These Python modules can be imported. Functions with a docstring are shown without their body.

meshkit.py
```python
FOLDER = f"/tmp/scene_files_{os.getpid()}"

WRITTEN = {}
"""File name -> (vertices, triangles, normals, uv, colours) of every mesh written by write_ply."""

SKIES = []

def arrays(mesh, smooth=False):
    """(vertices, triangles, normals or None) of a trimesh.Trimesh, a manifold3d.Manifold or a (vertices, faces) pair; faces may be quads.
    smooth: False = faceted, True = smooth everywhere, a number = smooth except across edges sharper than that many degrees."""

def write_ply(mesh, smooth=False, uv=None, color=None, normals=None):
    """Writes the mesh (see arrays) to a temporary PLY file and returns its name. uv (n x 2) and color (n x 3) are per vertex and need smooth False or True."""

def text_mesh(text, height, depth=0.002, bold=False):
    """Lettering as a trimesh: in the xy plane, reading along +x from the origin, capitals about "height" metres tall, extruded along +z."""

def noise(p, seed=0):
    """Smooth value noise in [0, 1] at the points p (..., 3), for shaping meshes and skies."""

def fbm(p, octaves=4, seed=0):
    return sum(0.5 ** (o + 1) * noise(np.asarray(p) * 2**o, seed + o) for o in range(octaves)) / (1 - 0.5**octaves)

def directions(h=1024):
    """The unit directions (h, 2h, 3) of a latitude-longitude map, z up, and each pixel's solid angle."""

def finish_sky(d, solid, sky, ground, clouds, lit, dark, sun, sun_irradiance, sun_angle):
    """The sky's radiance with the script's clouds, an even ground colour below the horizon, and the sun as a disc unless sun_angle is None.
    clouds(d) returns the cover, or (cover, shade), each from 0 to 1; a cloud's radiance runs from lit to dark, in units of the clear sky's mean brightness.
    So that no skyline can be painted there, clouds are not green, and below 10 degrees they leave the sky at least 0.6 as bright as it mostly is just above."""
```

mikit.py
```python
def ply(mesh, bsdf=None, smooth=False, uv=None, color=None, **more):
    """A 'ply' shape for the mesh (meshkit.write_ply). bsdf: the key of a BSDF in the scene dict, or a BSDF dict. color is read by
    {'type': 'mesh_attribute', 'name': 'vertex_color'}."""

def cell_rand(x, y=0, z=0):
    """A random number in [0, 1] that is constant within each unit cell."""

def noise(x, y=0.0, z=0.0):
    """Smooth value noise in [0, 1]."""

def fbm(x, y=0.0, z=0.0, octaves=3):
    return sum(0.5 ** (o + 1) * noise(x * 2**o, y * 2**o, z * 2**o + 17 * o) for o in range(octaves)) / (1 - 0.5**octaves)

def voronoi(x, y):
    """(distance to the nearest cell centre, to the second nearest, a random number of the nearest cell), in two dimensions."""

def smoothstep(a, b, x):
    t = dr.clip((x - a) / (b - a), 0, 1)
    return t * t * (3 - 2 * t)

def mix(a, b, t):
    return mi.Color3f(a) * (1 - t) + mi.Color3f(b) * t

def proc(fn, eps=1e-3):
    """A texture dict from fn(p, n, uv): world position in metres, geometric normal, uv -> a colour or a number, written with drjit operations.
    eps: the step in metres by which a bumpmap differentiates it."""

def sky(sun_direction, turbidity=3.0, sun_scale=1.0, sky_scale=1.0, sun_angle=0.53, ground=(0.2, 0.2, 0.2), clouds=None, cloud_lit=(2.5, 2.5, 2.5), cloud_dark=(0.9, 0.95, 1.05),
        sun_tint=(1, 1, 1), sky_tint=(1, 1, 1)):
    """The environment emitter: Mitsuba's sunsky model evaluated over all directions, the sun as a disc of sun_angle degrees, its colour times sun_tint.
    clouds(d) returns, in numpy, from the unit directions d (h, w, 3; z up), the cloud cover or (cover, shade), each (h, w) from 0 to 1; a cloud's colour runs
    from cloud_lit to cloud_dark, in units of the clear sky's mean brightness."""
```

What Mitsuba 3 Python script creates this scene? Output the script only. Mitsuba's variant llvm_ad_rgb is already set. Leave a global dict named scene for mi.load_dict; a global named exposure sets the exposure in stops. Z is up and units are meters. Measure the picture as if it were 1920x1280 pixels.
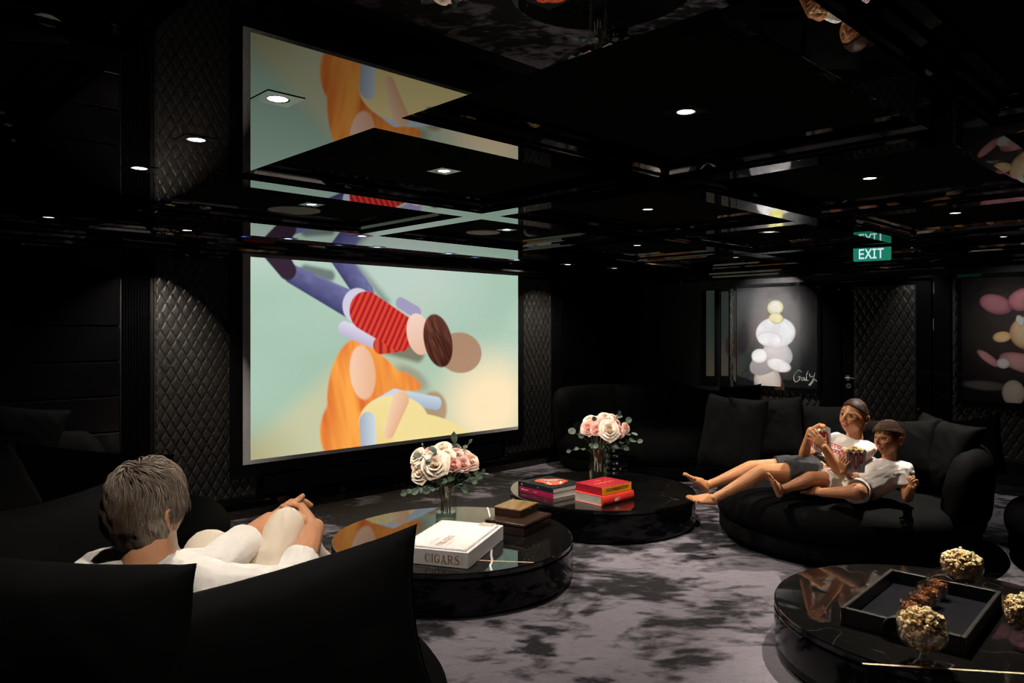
import math, random
import numpy as np, trimesh, drjit as dr, mitsuba as mi
import manifold3d as m3
import shapely.geometry as sg, shapely.ops as so, shapely.affinity as sa
import mikit, meshkit
from mikit import proc, noise, fbm, voronoi, cell_rand, smoothstep, mix

T = mi.ScalarTransform4f
scene, labels = {}, {}
rng = np.random.default_rng(7)

# ------------------------------------------------------------------ camera (level, 44 degrees between the two wall directions)
FPX, CX, CY, CAMH, YAW = 1390.0, 960.0, 618.0, 1.5, math.radians(44)
FW = np.array([math.sin(YAW), math.cos(YAW), 0.0])
RT = np.array([math.cos(YAW), -math.sin(YAW), 0.0])
UP = np.array([0, 0, 1.0])
CAM = np.array([0, 0, CAMH])
scene['camera'] = {
    'type': 'perspective', 'fov_axis': 'x', 'fov': math.degrees(2 * math.atan(960 / FPX)),
    'principal_point_offset_x': 0.0, 'principal_point_offset_y': (640 - CY) / 1280.0,
    'near_clip': 0.05, 'far_clip': 60.0,
    'to_world': T().look_at(origin=CAM.tolist(), target=(CAM + FW).tolist(), up=[0, 0, 1])}
exposure = 0.0

# ------------------------------------------------------------------ lights: recessed downlights (x, y, z, strength, half-cone)
ZB, ZC = 2.2, 2.277                 # beam undersides, coffer panels
WARM = np.array([1.0, 0.88, 0.76])
LAMPS = [  # place for the label, x, y, z, power, cutoff, colour kind, aim point on the floor or wall or None
    ('in the mirror-black ceiling band over the screen reflection, nearest to the camera', 1.05, 2.11, ZB, 5.0, 38, 'w', (0.75, 2.0, 0)),
    ('in the mirror-black ceiling band, middle one over the reflected quilted panel', 1.06, 2.77, ZB, 2.0, 30, 'w', None),
    ('in the mirror-black ceiling band, farthest of the three at left', 1.07, 3.43, ZB, 1.6, 30, 'w', None),
    ('in the coffer that borders the big screen reflection', 2.28, 2.84, ZC, 11.0, 50, 'w', (3.0, 3.2, .3)),
    ('before the screen, beside the left round speaker disc', 2.30, 4.17, ZC, 12.5, 38, 'w', (2.80, 4.0, .5)),
    ('in the large dark ceiling coffer at the top centre', 2.28, 1.47, ZC, 5.0, 36, 'w', None),
    ('over the gap between the two far tables, centre of the ceiling', 3.95, 2.83, ZC, 12.0, 56, 'w', (4.35, 2.45, .2)),
    ('in the right ceiling coffer above the popcorn table', 3.96, 1.46, ZC, 38.0, 27, 'w', (3.5, .98, .35)),
    ('before the screen, beside the right round speaker disc', 3.97, 4.17, ZC, 15.0, 42, 'w', (4.4, 3.95, .3)),
    ('in the ceiling coffer above the girl and boy', 5.55, 1.50, ZC, 27.0, 32, 'w', (5.05, 1.85, 0.6)),
    ('in the ceiling coffer between the girl and the grey poster', 5.56, 2.82, ZC, 8.0, 36, 'w', None),
    ('in the far ceiling coffer left above the corner sofa', 5.56, 4.10, ZC, 7.0, 38, 'w', None),
    ('in the ceiling just beside the exit sign', 7.15, 2.27, ZC, 2.0, 34, 'w', None),
    ('in the ceiling edge at far left above the dark wall', 1.13, 5.32, ZB, 1.0, 30, 'w', None),
    ('in the ceiling edge above the quilted panel left of the screen', 1.98, 5.34, ZB, 13.0, 38, 'w', (1.86, 6.0, 1.05)),
    ('in the ceiling edge above the quilted panel right of the screen', 5.95, 5.30, ZB, 9.0, 42, 'w', (6.34, 6.0, 0.9)),
    ('in the ceiling edge above the dark wall right of the screen', 6.70, 5.26, ZB, 0.6, 30, 'w', None),
    ('on the ceiling beam before the screen frame, plain white', 3.04, 4.76, ZB, 1.5, 30, 'w', None),
    ('in the ceiling edge over the screen, bluish white, first from left', 2.72, 5.29, ZB, 0, 0, 'b', None),
    ('in the ceiling edge over the screen, bluish white, second from left', 3.54, 5.31, ZB, 0, 0, 'b', None),
    ('in the ceiling edge over the screen, bluish white, third from left', 4.31, 5.30, ZB, 0, 0, 'b', None),
    ('in the ceiling edge over the screen, bluish white, fourth from left', 5.19, 5.31, ZB, 0, 0, 'b', None),
    ('in the ceiling edge over the screen, deep blue, first from left', 2.42, 5.40, ZB, 0, 0, 'd', None),
    ('in the ceiling edge over the screen, deep blue, second from left', 3.23, 5.40, ZB, 0, 0, 'd', None),
    ('in the ceiling edge over the screen, deep blue, third from left', 4.72, 5.40, ZB, 0, 0, 'd', None),
    ('along the right wall over the grey poster', 7.25, 4.05, ZC, 20.0, 42, 'p', (8.05, 4.0, 1.30)),
    ('along the right wall over the pink poster', 7.25, 1.60, ZC, 3.2, 52, 'p', (7.9, 1.75, 0.75)),
    ('along the right wall over the door', 7.60, 2.40, ZC, 2.0, 34, 'p', (8.07, 2.40, 0.9)),
    ('in the mirror-black ceiling band, above the camera', 0.62, .72, ZB, 6.0, 40, 'w', (.62, 1.95, 1.0)),
]
SCREEN_GAIN = 1.0


# ------------------------------------------------------------------ helpers
def obj(name, mesh, mat, parent=None, smooth=False, to_world=None, color=None, uv=None, label=None, **more):
    """One entry of the scene; a name that is taken gets _001, _002 ..."""
    key = (parent + '__' if parent else '') + name
    k, n = key, 0
    while k in scene or k in labels:
        n += 1
        k = f'{key}_{n:03d}'
    d = dict(mesh) if isinstance(mesh, dict) else mikit.ply(mesh, mat, smooth=smooth, color=color, uv=uv, **more)
    if to_world is not None:
        d['to_world'] = to_world
    scene[k] = d
    if label:
        labels[k] = {'label': label}
    return k


def thing(name, label, cat, group=None):
    """A top-level thing whose parts follow under its key."""
    k, n = name, 0
    while k in scene or k in labels:
        n += 1
        k = f'{name}_{n:03d}'
    labels[k] = {'label': label, 'category': cat}
    if group:
        labels[k]['group'] = group
    return k


def tag(k, label, cat, group=None, kind=None):
    labels[k] = {'label': label}
    if cat:
        labels[k]['category'] = cat
    if group:
        labels[k]['group'] = group
    if kind:
        labels[k]['kind'] = kind
    return k


def struct(name, mesh, mat, parent=None, **kw):
    k = obj(name, mesh, mat, parent, **kw)
    labels.setdefault(k, {})['kind'] = 'structure'
    return k


def pray(x, y):
    return FW + RT * (x - CX) / FPX - UP * (y - CY) / FPX


def at(x, y, t):
    """World point seen at (x, y) of the 1920 x 1280 photograph, t metres ahead."""
    return CAM + pray(x, y) * t


def at_z(x, y, z):
    d = pray(x, y)
    return CAM + d * (z - CAMH) / d[2]


def at_Y(x, y, Y):
    d = pray(x, y)
    return CAM + d * Y / d[1]


def at_X(x, y, X):
    d = pray(x, y)
    return CAM + d * X / d[0]


def tm(man):
    m = man.to_mesh()
    return trimesh.Trimesh(m.vert_properties[:, :3], m.tri_verts, process=False)


def man(mesh):
    return m3.Manifold(m3.Mesh(np.asarray(mesh.vertices, np.float32), np.asarray(mesh.faces, np.uint32)))


def cat(*ms):
    return trimesh.util.concatenate([m for m in ms if m is not None])


def box(x0, x1, y0, y1, z0, z1, c=0.0):
    """Box with chamfered edges."""
    if c <= 0:
        m = trimesh.creation.box((x1 - x0, y1 - y0, z1 - z0))
        m.apply_translation(((x0 + x1) / 2, (y0 + y1) / 2, (z0 + z1) / 2))
        return m
    pts = []
    for a in (0, 1):
        for b in (0, 1):
            for e in (0, 1):
                X, Y, Z = (x0, x1)[a], (y0, y1)[b], (z0, z1)[e]
                sx, sy, sz = (c, -c)[a], (c, -c)[b], (c, -c)[e]
                pts += [(X, Y + sy, Z + sz), (X + sx, Y, Z + sz), (X + sx, Y + sy, Z)]
    return trimesh.convex.convex_hull(np.array(pts))


def rbox(sx, sy, sz, r, seg=12):
    """Box with round edges, centred."""
    s = m3.Manifold.sphere(r, seg)
    return tm(m3.Manifold.batch_hull([s.translate((a * (sx / 2 - r), b * (sy / 2 - r), c * (sz / 2 - r))) for a in (-1, 1) for b in (-1, 1) for c in (-1, 1)]))


def lathe(prof, n=48, closed=False):
    """Surface of revolution of (r, z) points about z, outside facing out when z rises."""
    prof = np.asarray(prof, float)
    a = np.arange(n) * 2 * np.pi / n
    v = np.stack([prof[:, None, 0] * np.cos(a), prof[:, None, 0] * np.sin(a), np.repeat(prof[:, 1:2], n, 1)], -1).reshape(-1, 3)
    i, j = np.meshgrid(np.arange(len(prof) - 1), np.arange(n), indexing='ij')
    q = np.stack([i * n + j, i * n + (j + 1) % n, (i + 1) * n + (j + 1) % n, (i + 1) * n + j], -1).reshape(-1, 4)
    f = np.vstack([q[:, [0, 1, 2]], q[:, [0, 2, 3]]])
    m = trimesh.Trimesh(v, f, process=False)
    m.merge_vertices()
    m.update_faces(m.nondegenerate_faces())
    return m


def grid_faces(nu, nv):
    i, j = np.meshgrid(np.arange(nu - 1), np.arange(nv - 1), indexing='ij')
    q = np.stack([i * nv + j, (i + 1) * nv + j, (i + 1) * nv + j + 1, i * nv + j + 1], -1).reshape(-1, 4)
    return np.vstack([q[:, [0, 1, 2]], q[:, [0, 2, 3]]])


def tube(pts, r, n=8):
    """Tube along points, radius number or per point, with closed ends."""
    p = np.asarray(pts, float)
    r = np.broadcast_to(r, (len(p),))
    t = np.gradient(p, axis=0)
    t /= np.linalg.norm(t, axis=1, keepdims=True) + 1e-12
    ref = np.where(np.abs(t[:, 2:]) < 0.9, [[0, 0, 1.0]], [[1.0, 0, 0]])
    a = np.cross(t, ref)
    a /= np.linalg.norm(a, axis=1, keepdims=True) + 1e-12
    b = np.cross(t, a)
    an = np.arange(n) * 2 * np.pi / n
    v = p[:, None] + r[:, None, None] * (np.cos(an)[None, :, None] * a[:, None] + np.sin(an)[None, :, None] * b[:, None])
    i, j = np.meshgrid(np.arange(len(p) - 1), np.arange(n), indexing='ij')
    q = np.stack([i * n + j, i * n + (j + 1) % n, (i + 1) * n + (j + 1) % n, (i + 1) * n + j], -1).reshape(-1, 4)
    f = [q[:, [0, 1, 2]], q[:, [0, 2, 3]]]
    v = np.vstack([v.reshape(-1, 3), p[:1], p[-1:]])
    k = len(p) * n
    jj = np.arange(n)
    f += [np.stack([(jj + 1) % n, jj, jj * 0 + k], 1), np.stack([(len(p) - 1) * n + jj, (len(p) - 1) * n + (jj + 1) % n, jj * 0 + k + 1], 1)]
    m = trimesh.Trimesh(v, np.vstack(f), process=False)
    m.fix_normals()
    return m


def extrude(poly, z0, z1):
    ms = []
    for g in getattr(poly, 'geoms', [poly]):
        if g.area > 1e-12:
            ms.append(trimesh.creation.extrude_polygon(g, z1 - z0, engine='earcut'))
    m = cat(*ms)
    m.apply_translation((0, 0, z0))
    return m


def frame_matrix(o, x, y, z):
    M = np.eye(4)
    M[:3, 0], M[:3, 1], M[:3, 2], M[:3, 3] = x, y, z, o
    return M


def placed(mesh, M):
    m = mesh.copy()
    m.apply_transform(M)
    return m


def rotz(a):
    return trimesh.transformations.rotation_matrix(a, (0, 0, 1))


def trans(*p):
    return trimesh.transformations.translation_matrix(p)


def unit(v):
    v = np.asarray(v, float)
    return v / np.linalg.norm(v)


# ------------------------------------------------------------------ materials
def rgb(*c):
    return {'type': 'rgb', 'value': [float(x) for x in c]}


def mat(name, d, two=True):
    scene[name] = {'type': 'twosided', 'bsdf': d} if two else d


def pri(c, rough=0.5, spec=0.5, **kw):
    return {'type': 'principled', 'base_color': c if isinstance(c, dict) else rgb(*c), 'roughness': rough, 'specular': spec, **kw}


mat('m_lacquer', {'type': 'plastic', 'diffuse_reflectance': rgb(.0022, .0022, .0025), 'int_ior': 1.52})
mat('m_lacquer_soft', pri((.0012, .0012, .0015), .16, .3))
mat('m_coffer', {'type': 'diffuse', 'reflectance': rgb(.010, .012, .0115)})
mat('m_blackpaint', pri((.0018, .0018, .0022), .45, .2))
mat('m_leather', pri(proc(lambda p, n, uv: mix((.009, .009, .0085), (.016, .015, .0135), noise(p.x * 23, p.y * 23, p.z * 23))), .36, .5))
mat('m_velvet', pri(proc(lambda p, n, uv: mix((.0016, .0017, .0018), (.0036, .0037, .0038), fbm(p.x * 6, p.y * 6, p.z * 6, 3))), .8, .04, sheen=.10, sheen_tint=.1))
mat('m_chrome', {'type': 'roughconductor', 'material': 'Cr', 'alpha': .12})
mat('m_brass', {'type': 'roughconductor', 'specular_reflectance': rgb(.9, .72, .5), 'material': 'none', 'alpha': .25})
mat('m_inlay', pri((.66, .47, .31), .4, .5))
mat('m_trimplate', {'type': 'roughconductor', 'material': 'none', 'specular_reflectance': rgb(.42, .42, .42), 'alpha': .08})
mat('m_drum', {'type': 'plastic', 'diffuse_reflectance': rgb(.0015, .0015, .0018), 'int_ior': 1.30})


def carpet_col(p, n, uv):
    ca, sa_ = math.cos(-0.72), math.sin(-0.72)
    u, v = p.x * ca + p.y * sa_, -p.x * sa_ + p.y * ca
    w1, w2 = fbm(u * 2.6, v * 2.6, 4.1, 3), fbm(u * 2.6, v * 2.6, 11.7, 3)
    a = fbm(u * 4.2 + w1 * 1.8 + 3, v * 4.6 + w2 * 1.8, 1.7, 6)
    b = fbm(u * .8 + 5, v * .8, 7.7, 2)
    s = fbm(u * 13 + w1 * 3, v * 24 + w2 * 3, 2.2, 3)
    f = noise(u * 70, v * 330, 5.0)
    t = smoothstep(.38, .66, a + (b - .5) * .50 + (s - .5) * .46)
    t = dr.clip(t * (.80 + .4 * fbm(u * 24, v * 60, 9.0, 2)) + (f - .5) * .20, 0, 1)
    return mix((.007, .0068, .008), (.138, .126, .145), t)


mat('m_carpet', pri(proc(carpet_col), .9, .15, sheen=.6))


def marble_col(p, n, uv):
    w = fbm(p.x * 2.2, p.y * 2.2, p.z * 2.2, 4)
    v = dr.abs(dr.sin((p.x * 1.7 + p.y * 2.3 + w * 5.5) * 2.2))
    line = 1 - smoothstep(0.0, .028, v)
    return mix(mix((.006, .006, .007), (.016, .014, .013), w), (.30, .24, .20), line * .55)


mat('m_marble', {'type': 'plastic', 'diffuse_reflectance': proc(marble_col), 'int_ior': 1.5})


def tabletop_col(p, n, uv):
    w = fbm(p.x * 3.1, p.y * 3.1, 2.0, 4)
    v = dr.abs(dr.sin((p.x * 1.1 - p.y * 1.6 + w * 3.3) * 1.6))
    return mix(mix((.002, .0023, .0023), (.006, .0053, .0048), w), (.10, .085, .07), (1 - smoothstep(0.0, .02, v)) * .5)


mat('m_tabletop', {'type': 'plastic', 'diffuse_reflectance': proc(tabletop_col), 'int_ior': 1.52})
# ------------------------------------------------------------------ the room
XL, XR, YB, YF = -1.0, 7.9, 6.04, -2.6
KR = XR / 9.0                                # right-wall sizes below are noted for a wall at x = 9
ry = lambda y: y * KR
rz = lambda z: CAMH + (z - CAMH) * KR
       # left and right walls, screen wall, wall behind the camera

# floor: dark marble tiles along the screen wall, carpet before it
fl = struct('floor', box(XL, XR, YF, YB + .1, -.12, -.012), 'm_blackpaint')
tile = box(-.2985, .2985, -.1485, .1485, -.012, 0, .0015)
tile_ply = mikit.ply(tile, 'm_marble')
for i in range(14):
    obj('tile', tile_ply, None, fl, to_world=T().translate([XL + .9 + .6 * i, 5.89, 0]))
CARPET_Y = 5.74
cg = 90
xs, ys = np.linspace(XL, XR, cg * 2), np.linspace(YF, CARPET_Y, cg * 2)
gx, gy = np.meshgrid(xs, ys, indexing='ij')
k = obj('carpet', trimesh.Trimesh(np.stack([gx, gy, np.where(gy > CARPET_Y - .01, -.01, .006 + .004 * meshkit.noise(np.stack([gx * 9, gy * 9, gx * 0], -1)))], -1).reshape(-1, 3), grid_faces(cg * 2, cg * 2), process=False), 'm_carpet', smooth=True)
tag(k, 'silky mottled grey and charcoal carpet covering the floor', 'carpet')

# walls
wb = struct('wall_back', box(XL, XR, YB, YB + .1, 0, ZB + .05), 'm_blackpaint')
struct('wall_right', box(XR, XR + .1, YF, YB + .1, 0, ZB + .05), 'm_blackpaint')
struct('wall_left', box(XL - .1, XL, YF, YB + .1, 0, ZB + .05), 'm_blackpaint')
struct('wall_front', box(XL, XR, YF - .1, YF, 0, ZB + .05), 'm_blackpaint')
# horizontal lacquered boards on both ends of the back wall
for x0, x1 in ((XL, 1.74), (6.62, XR - .03)):
    for z0, z1 in ((.10, .47), (.48, .735), (.745, 1.0), (1.01, 1.26), (1.27, 1.52), (1.53, 2.08)):
        obj('board', box(x0, x1, YB - .03, YB, z0, z1, .006), 'm_lacquer_soft', wb)
# ribbed columns beside the quilted panels
def ribs(x0, x1):
    n = int((x1 - x0) / .02)
    return cat(*[placed(trimesh.creation.cylinder(.0085, 1.98, sections=8), trans(x0 + .01 + .02 * i, YB - .012, 1.09)) for i in range(n)])
struct('trim_1', ribs(1.76, 1.97), 'm_lacquer_soft')
struct('trim_2', box(6.46, 6.61, YB - .04, YB, .1, 2.1, .008), 'm_lacquer')
# skirting and cornice
struct('baseboard_back', box(XL, XR, YB - .045, YB, 0, .075, .006), 'm_lacquer')
struct('baseboard_right', box(XR - .03, XR, YF, YB - .05, 0, .10, .006), 'm_lacquer')
co = trimesh.Trimesh
def cornice_profile():
    return [(0, 2.085), (.014, 2.085), (.02, 2.10), (.045, 2.115), (.05, 2.135), (.09, 2.15), (.095, 2.17), (.14, 2.18), (.15, 2.2), (0, 2.2)]
pc = sg.Polygon(cornice_profile())
c1 = trimesh.creation.extrude_polygon(pc, XR - XL, engine='earcut')          # (d, z, along)
c1.apply_transform(frame_matrix((XL, YB, 0), (0, -1, 0), (0, 0, 1), (1, 0, 0)))
c1.fix_normals()
struct('trim_3', c1, 'm_lacquer')
c2 = trimesh.creation.extrude_polygon(pc, YB - YF, engine='earcut')
c2.apply_transform(frame_matrix((XR, YF, 0), (-1, 0, 0), (0, 0, 1), (0, 1, 0)))
c2.fix_normals()
struct('trim_4', c2, 'm_lacquer')

# ceiling: lacquered bands and beams with coffers between them
BX = [(-.88, .60), (1.44, 2.975), (3.125, 4.645), (4.795, 6.315), (6.465, 7.79)]
BY = [(-2.5, -1.98), (-1.82, -.65), (-.48, .69), (.85, 2.02), (2.18, 3.345), (3.515, 4.68)]
plate = sg.box(XL, YF, XR, YB)
holes = [sg.box(a, c, b, d) for a, b in BX for c, d in BY]
plate = plate.difference(so.unary_union(holes))
ce = struct('ceiling', extrude(plate, ZB, ZB + .012), 'm_lacquer')
struct('slab', box(XL, XR, YF, YB, ZC + .012, ZC + .06), 'm_blackpaint', ce)
PROF = [(0, 0), (.004, .012), (.018, .0145), (.021, .028), (.036, .041), (.060, .043), (.066, .062), (.108, .064), (.115, .077)]
for a, b in BX:
    for c, d in BY:
        V, F = [], []
        for i, (ins, h) in enumerate(PROF):
            V += [(a + ins, c + ins, ZB + h), (b - ins, c + ins, ZB + h), (b - ins, d - ins, ZB + h), (a + ins, d - ins, ZB + h)]
        for i in range(len(PROF) - 1):
            for s in range(4):
                q = [4 * i + s, 4 * i + (s + 1) % 4, 4 * i + 4 + (s + 1) % 4, 4 * i + 4 + s]
                F += [(q[0], q[2], q[1]), (q[0], q[3], q[2])]
        obj('coffer_moulding', trimesh.Trimesh(V, F, process=False), 'm_lacquer', ce)
        e = .112
        obj('coffer_panel', box(a + e, b - e, c + e, d - e, ZC, ZC + .01), 'm_coffer', ce)

# downlights
ring = sg.box(-.06, -.06, .06, .06).difference(sg.Point(0, 0).buffer(.036, 24))
plate_m = extrude(ring, -.0018, 0)
plate_ply = mikit.ply(plate_m, 'm_trimplate')
bowl = lathe([(.036, -.0018), (.034, -.0005), (.030, .004)][::-1], 32)
bowl_ply = mikit.ply(bowl, 'm_chrome', smooth=True)
disc = lathe([(.031, -.001), (.0, -.0025)], 32)
if disc.face_normals[:, 2].mean() > 0:
    disc.invert()
for i, (where, x, y, z, power, cut, kind, aim) in enumerate(LAMPS):
    kd = {'w': 'small square downlight ', 'b': 'small downlight ', 'd': 'pin light ', 'p': 'wall-washing downlight '}[kind]
    t = thing('downlight', kd + where, 'ceiling light', None)
    s = {'w': 1.0, 'b': .9, 'd': .6, 'p': .8}[kind]
    W = T().translate([x, y, z - .0005]).scale(s)
    obj('trim_plate', plate_ply, None, t, to_world=W)
    obj('reflector', bowl_ply, None, t, to_world=W)
    col = {'w': (4, 3.8, 3.6), 'b': (1.0, 2.0, 4.6), 'd': (.04, .28, 2.4), 'p': (2.2, 2.0, 1.8)}[kind]
    if power == 0.6 or power == 1.0:
        col = tuple(c * .25 for c in col)
    d = mikit.ply(disc, 'm_blackpaint')
    d['emitter'] = {'type': 'area', 'radiance': rgb(*col), 'sampling_weight': 0.0}
    obj('lens', d, None, t, to_world=W)
    if power > 0:
        o = np.array([x, y, z - .012])
        tg = np.array(aim, float) if aim is not None else o - UP
        up = [0, 1, 0] if abs(unit(tg - o)[1]) < .9 else [1, 0, 0]
        c = WARM * power * (np.array([1, 1.06, 1.16]) if kind == 'p' else 1)
        scene[f'light_{i:02d}'] = {'type': 'spot', 'intensity': rgb(*c), 'cutoff_angle': float(cut), 'beam_width': float(cut) * .55,
                                   'to_world': T().look_at(origin=o.tolist(), target=tg.tolist(), up=up)}
# speaker grilles and smoke detector
for (x, y, r), w in (((2.32, 4.43, .165), 'left'), ((3.93, 4.40, .135), 'right')):
    g = obj('ceiling_speaker', lathe([(0, ZC - .006), (r - .012, ZC - .007), (r - .008, ZC - .008), (r, ZC - .006), (r, ZC)][::-1], 48), 'm_speaker', smooth=30)
    tag(g, f'round grey-green speaker disc in the ceiling before the screen, {w} one of the two', 'speaker')
mat('m_speaker', pri((.42, .46, .44), .8, .1))
p = at_z(1000, 431, ZC)
g = obj('smoke_detector', lathe([(0, ZC - .05), (.03, ZC - .05), (.06, ZC - .042), (.075, ZC - .02), (.08, ZC)][::-1], 32), 'm_blackpaint', smooth=30)
scene[g]['to_world'] = T().translate([p[0], p[1], 0])
for k in ('ceiling_speaker', 'ceiling_speaker_001'):
    i = 0 if k == 'ceiling_speaker' else 1
    scene[k]['to_world'] = T().translate([(2.32, 3.93)[i], (4.43, 4.40)[i], 0])
tag(g, 'round black smoke detector dome on the ceiling right of the speaker grille', 'smoke detector')

# ------------------------------------------------------------------ quilted panels
def pillow_diamond(w, h, d):
    """A stuffed diamond (half diagonals w/2, h/2) in the xz plane bulging towards -y."""
    u = np.array([-1, -.93, -.72, -.35, .35, .72, .93, 1.0])
    n = len(u)
    U, Vv = np.meshgrid(u, u, indexing='ij')
    x = (U + Vv) / 2 * w / 2
    z = (U - Vv) / 2 * h / 2
    e = np.clip((1 - np.maximum(np.abs(U), np.abs(Vv))) / .30, 0, 1)
    y = -d * (np.sqrt(1 - (1 - e) ** 2) * .85 + .15 * (1 - U ** 2) * (1 - Vv ** 2))
    m = trimesh.Trimesh(np.stack([x, y, z], -1).reshape(-1, 3), grid_faces(n, n), process=False)
    if m.face_normals[:, 1].mean() > 0:
        m.invert()
    return m
DW, DH = .0795, .142
dia_ply = mikit.ply(pillow_diamond(DW * .93, DH * .93, .011), 'm_leather', smooth=35)
def quilted(name, label, poly, origin, xdir, ydir, phase=(0, 0)):
    """Panel polygon in (s, z); s runs along xdir from origin, ydir points into the wall; a diamond per lattice point."""
    t = thing(name, label, 'wall panel')
    M = frame_matrix(origin, xdir, ydir, (0, 0, 1))
    back = extrude(poly, 0, .02)                       # in (s, z, depth)
    back.apply_transform(frame_matrix((0, 0, 0), (1, 0, 0), (0, 0, 1), (0, -1, 0)))
    back.apply_transform(M)
    back.fix_normals()
    obj('backing', back, 'm_leather', t)
    a0, b0, a1, b1 = poly.bounds
    inner = poly.buffer(-.012)
    for i in range(int((a1 - a0) / (DW / 2)) + 3):
        for j in range(int((b1 - b0) / (DH / 2)) + 3):
            if (i + j) % 2:
                continue
            s, z = a0 + phase[0] + (i - 1) * DW / 2, b0 + phase[1] + (j - 1) * DH / 2
            rh = sg.Polygon([(s - DW / 2, z), (s, z - DH / 2), (s + DW / 2, z), (s, z + DH / 2)])
            if not poly.contains(rh.buffer(-.01)):
                fr = rh.intersection(poly).area / rh.area
                if fr < .3:
                    continue
                # a cut diamond at the border: squeeze it to the part inside
                q = rh.intersection(poly)
                x0, z0, x1, z1 = q.bounds
                kx, kz = (x1 - x0) / DW, (z1 - z0) / DH
                W = T(M.tolist()).translate([(x0 + x1) / 2, -.02, (z0 + z1) / 2]).scale([kx, 1, kz])
            else:
                W = T(M.tolist()).translate([s, -.02, z])
            obj('diamond', dia_ply, None, t, to_world=W)
    return t
X1, X2 = (1, 0, 0), (0, 1, 0)
quilted('quilted_panel', 'tall black diamond-quilted leather panel on the wall left of the screen', sg.Polygon([(1.985, .08), (2.80, .08), (2.80, .33), (2.60, .33), (2.60, 2.08), (1.985, 2.08)]), (0, YB - .001, 0), X1, X2)
quilted('quilted_panel', 'tall black diamond-quilted leather panel on the wall right of the screen', sg.Polygon([(5.70, .08), (6.46, .08), (6.46, 2.08), (5.945, 2.08), (5.945, .34), (5.70, .34)]), (0, YB - .001, 0), X1, X2)
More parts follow.
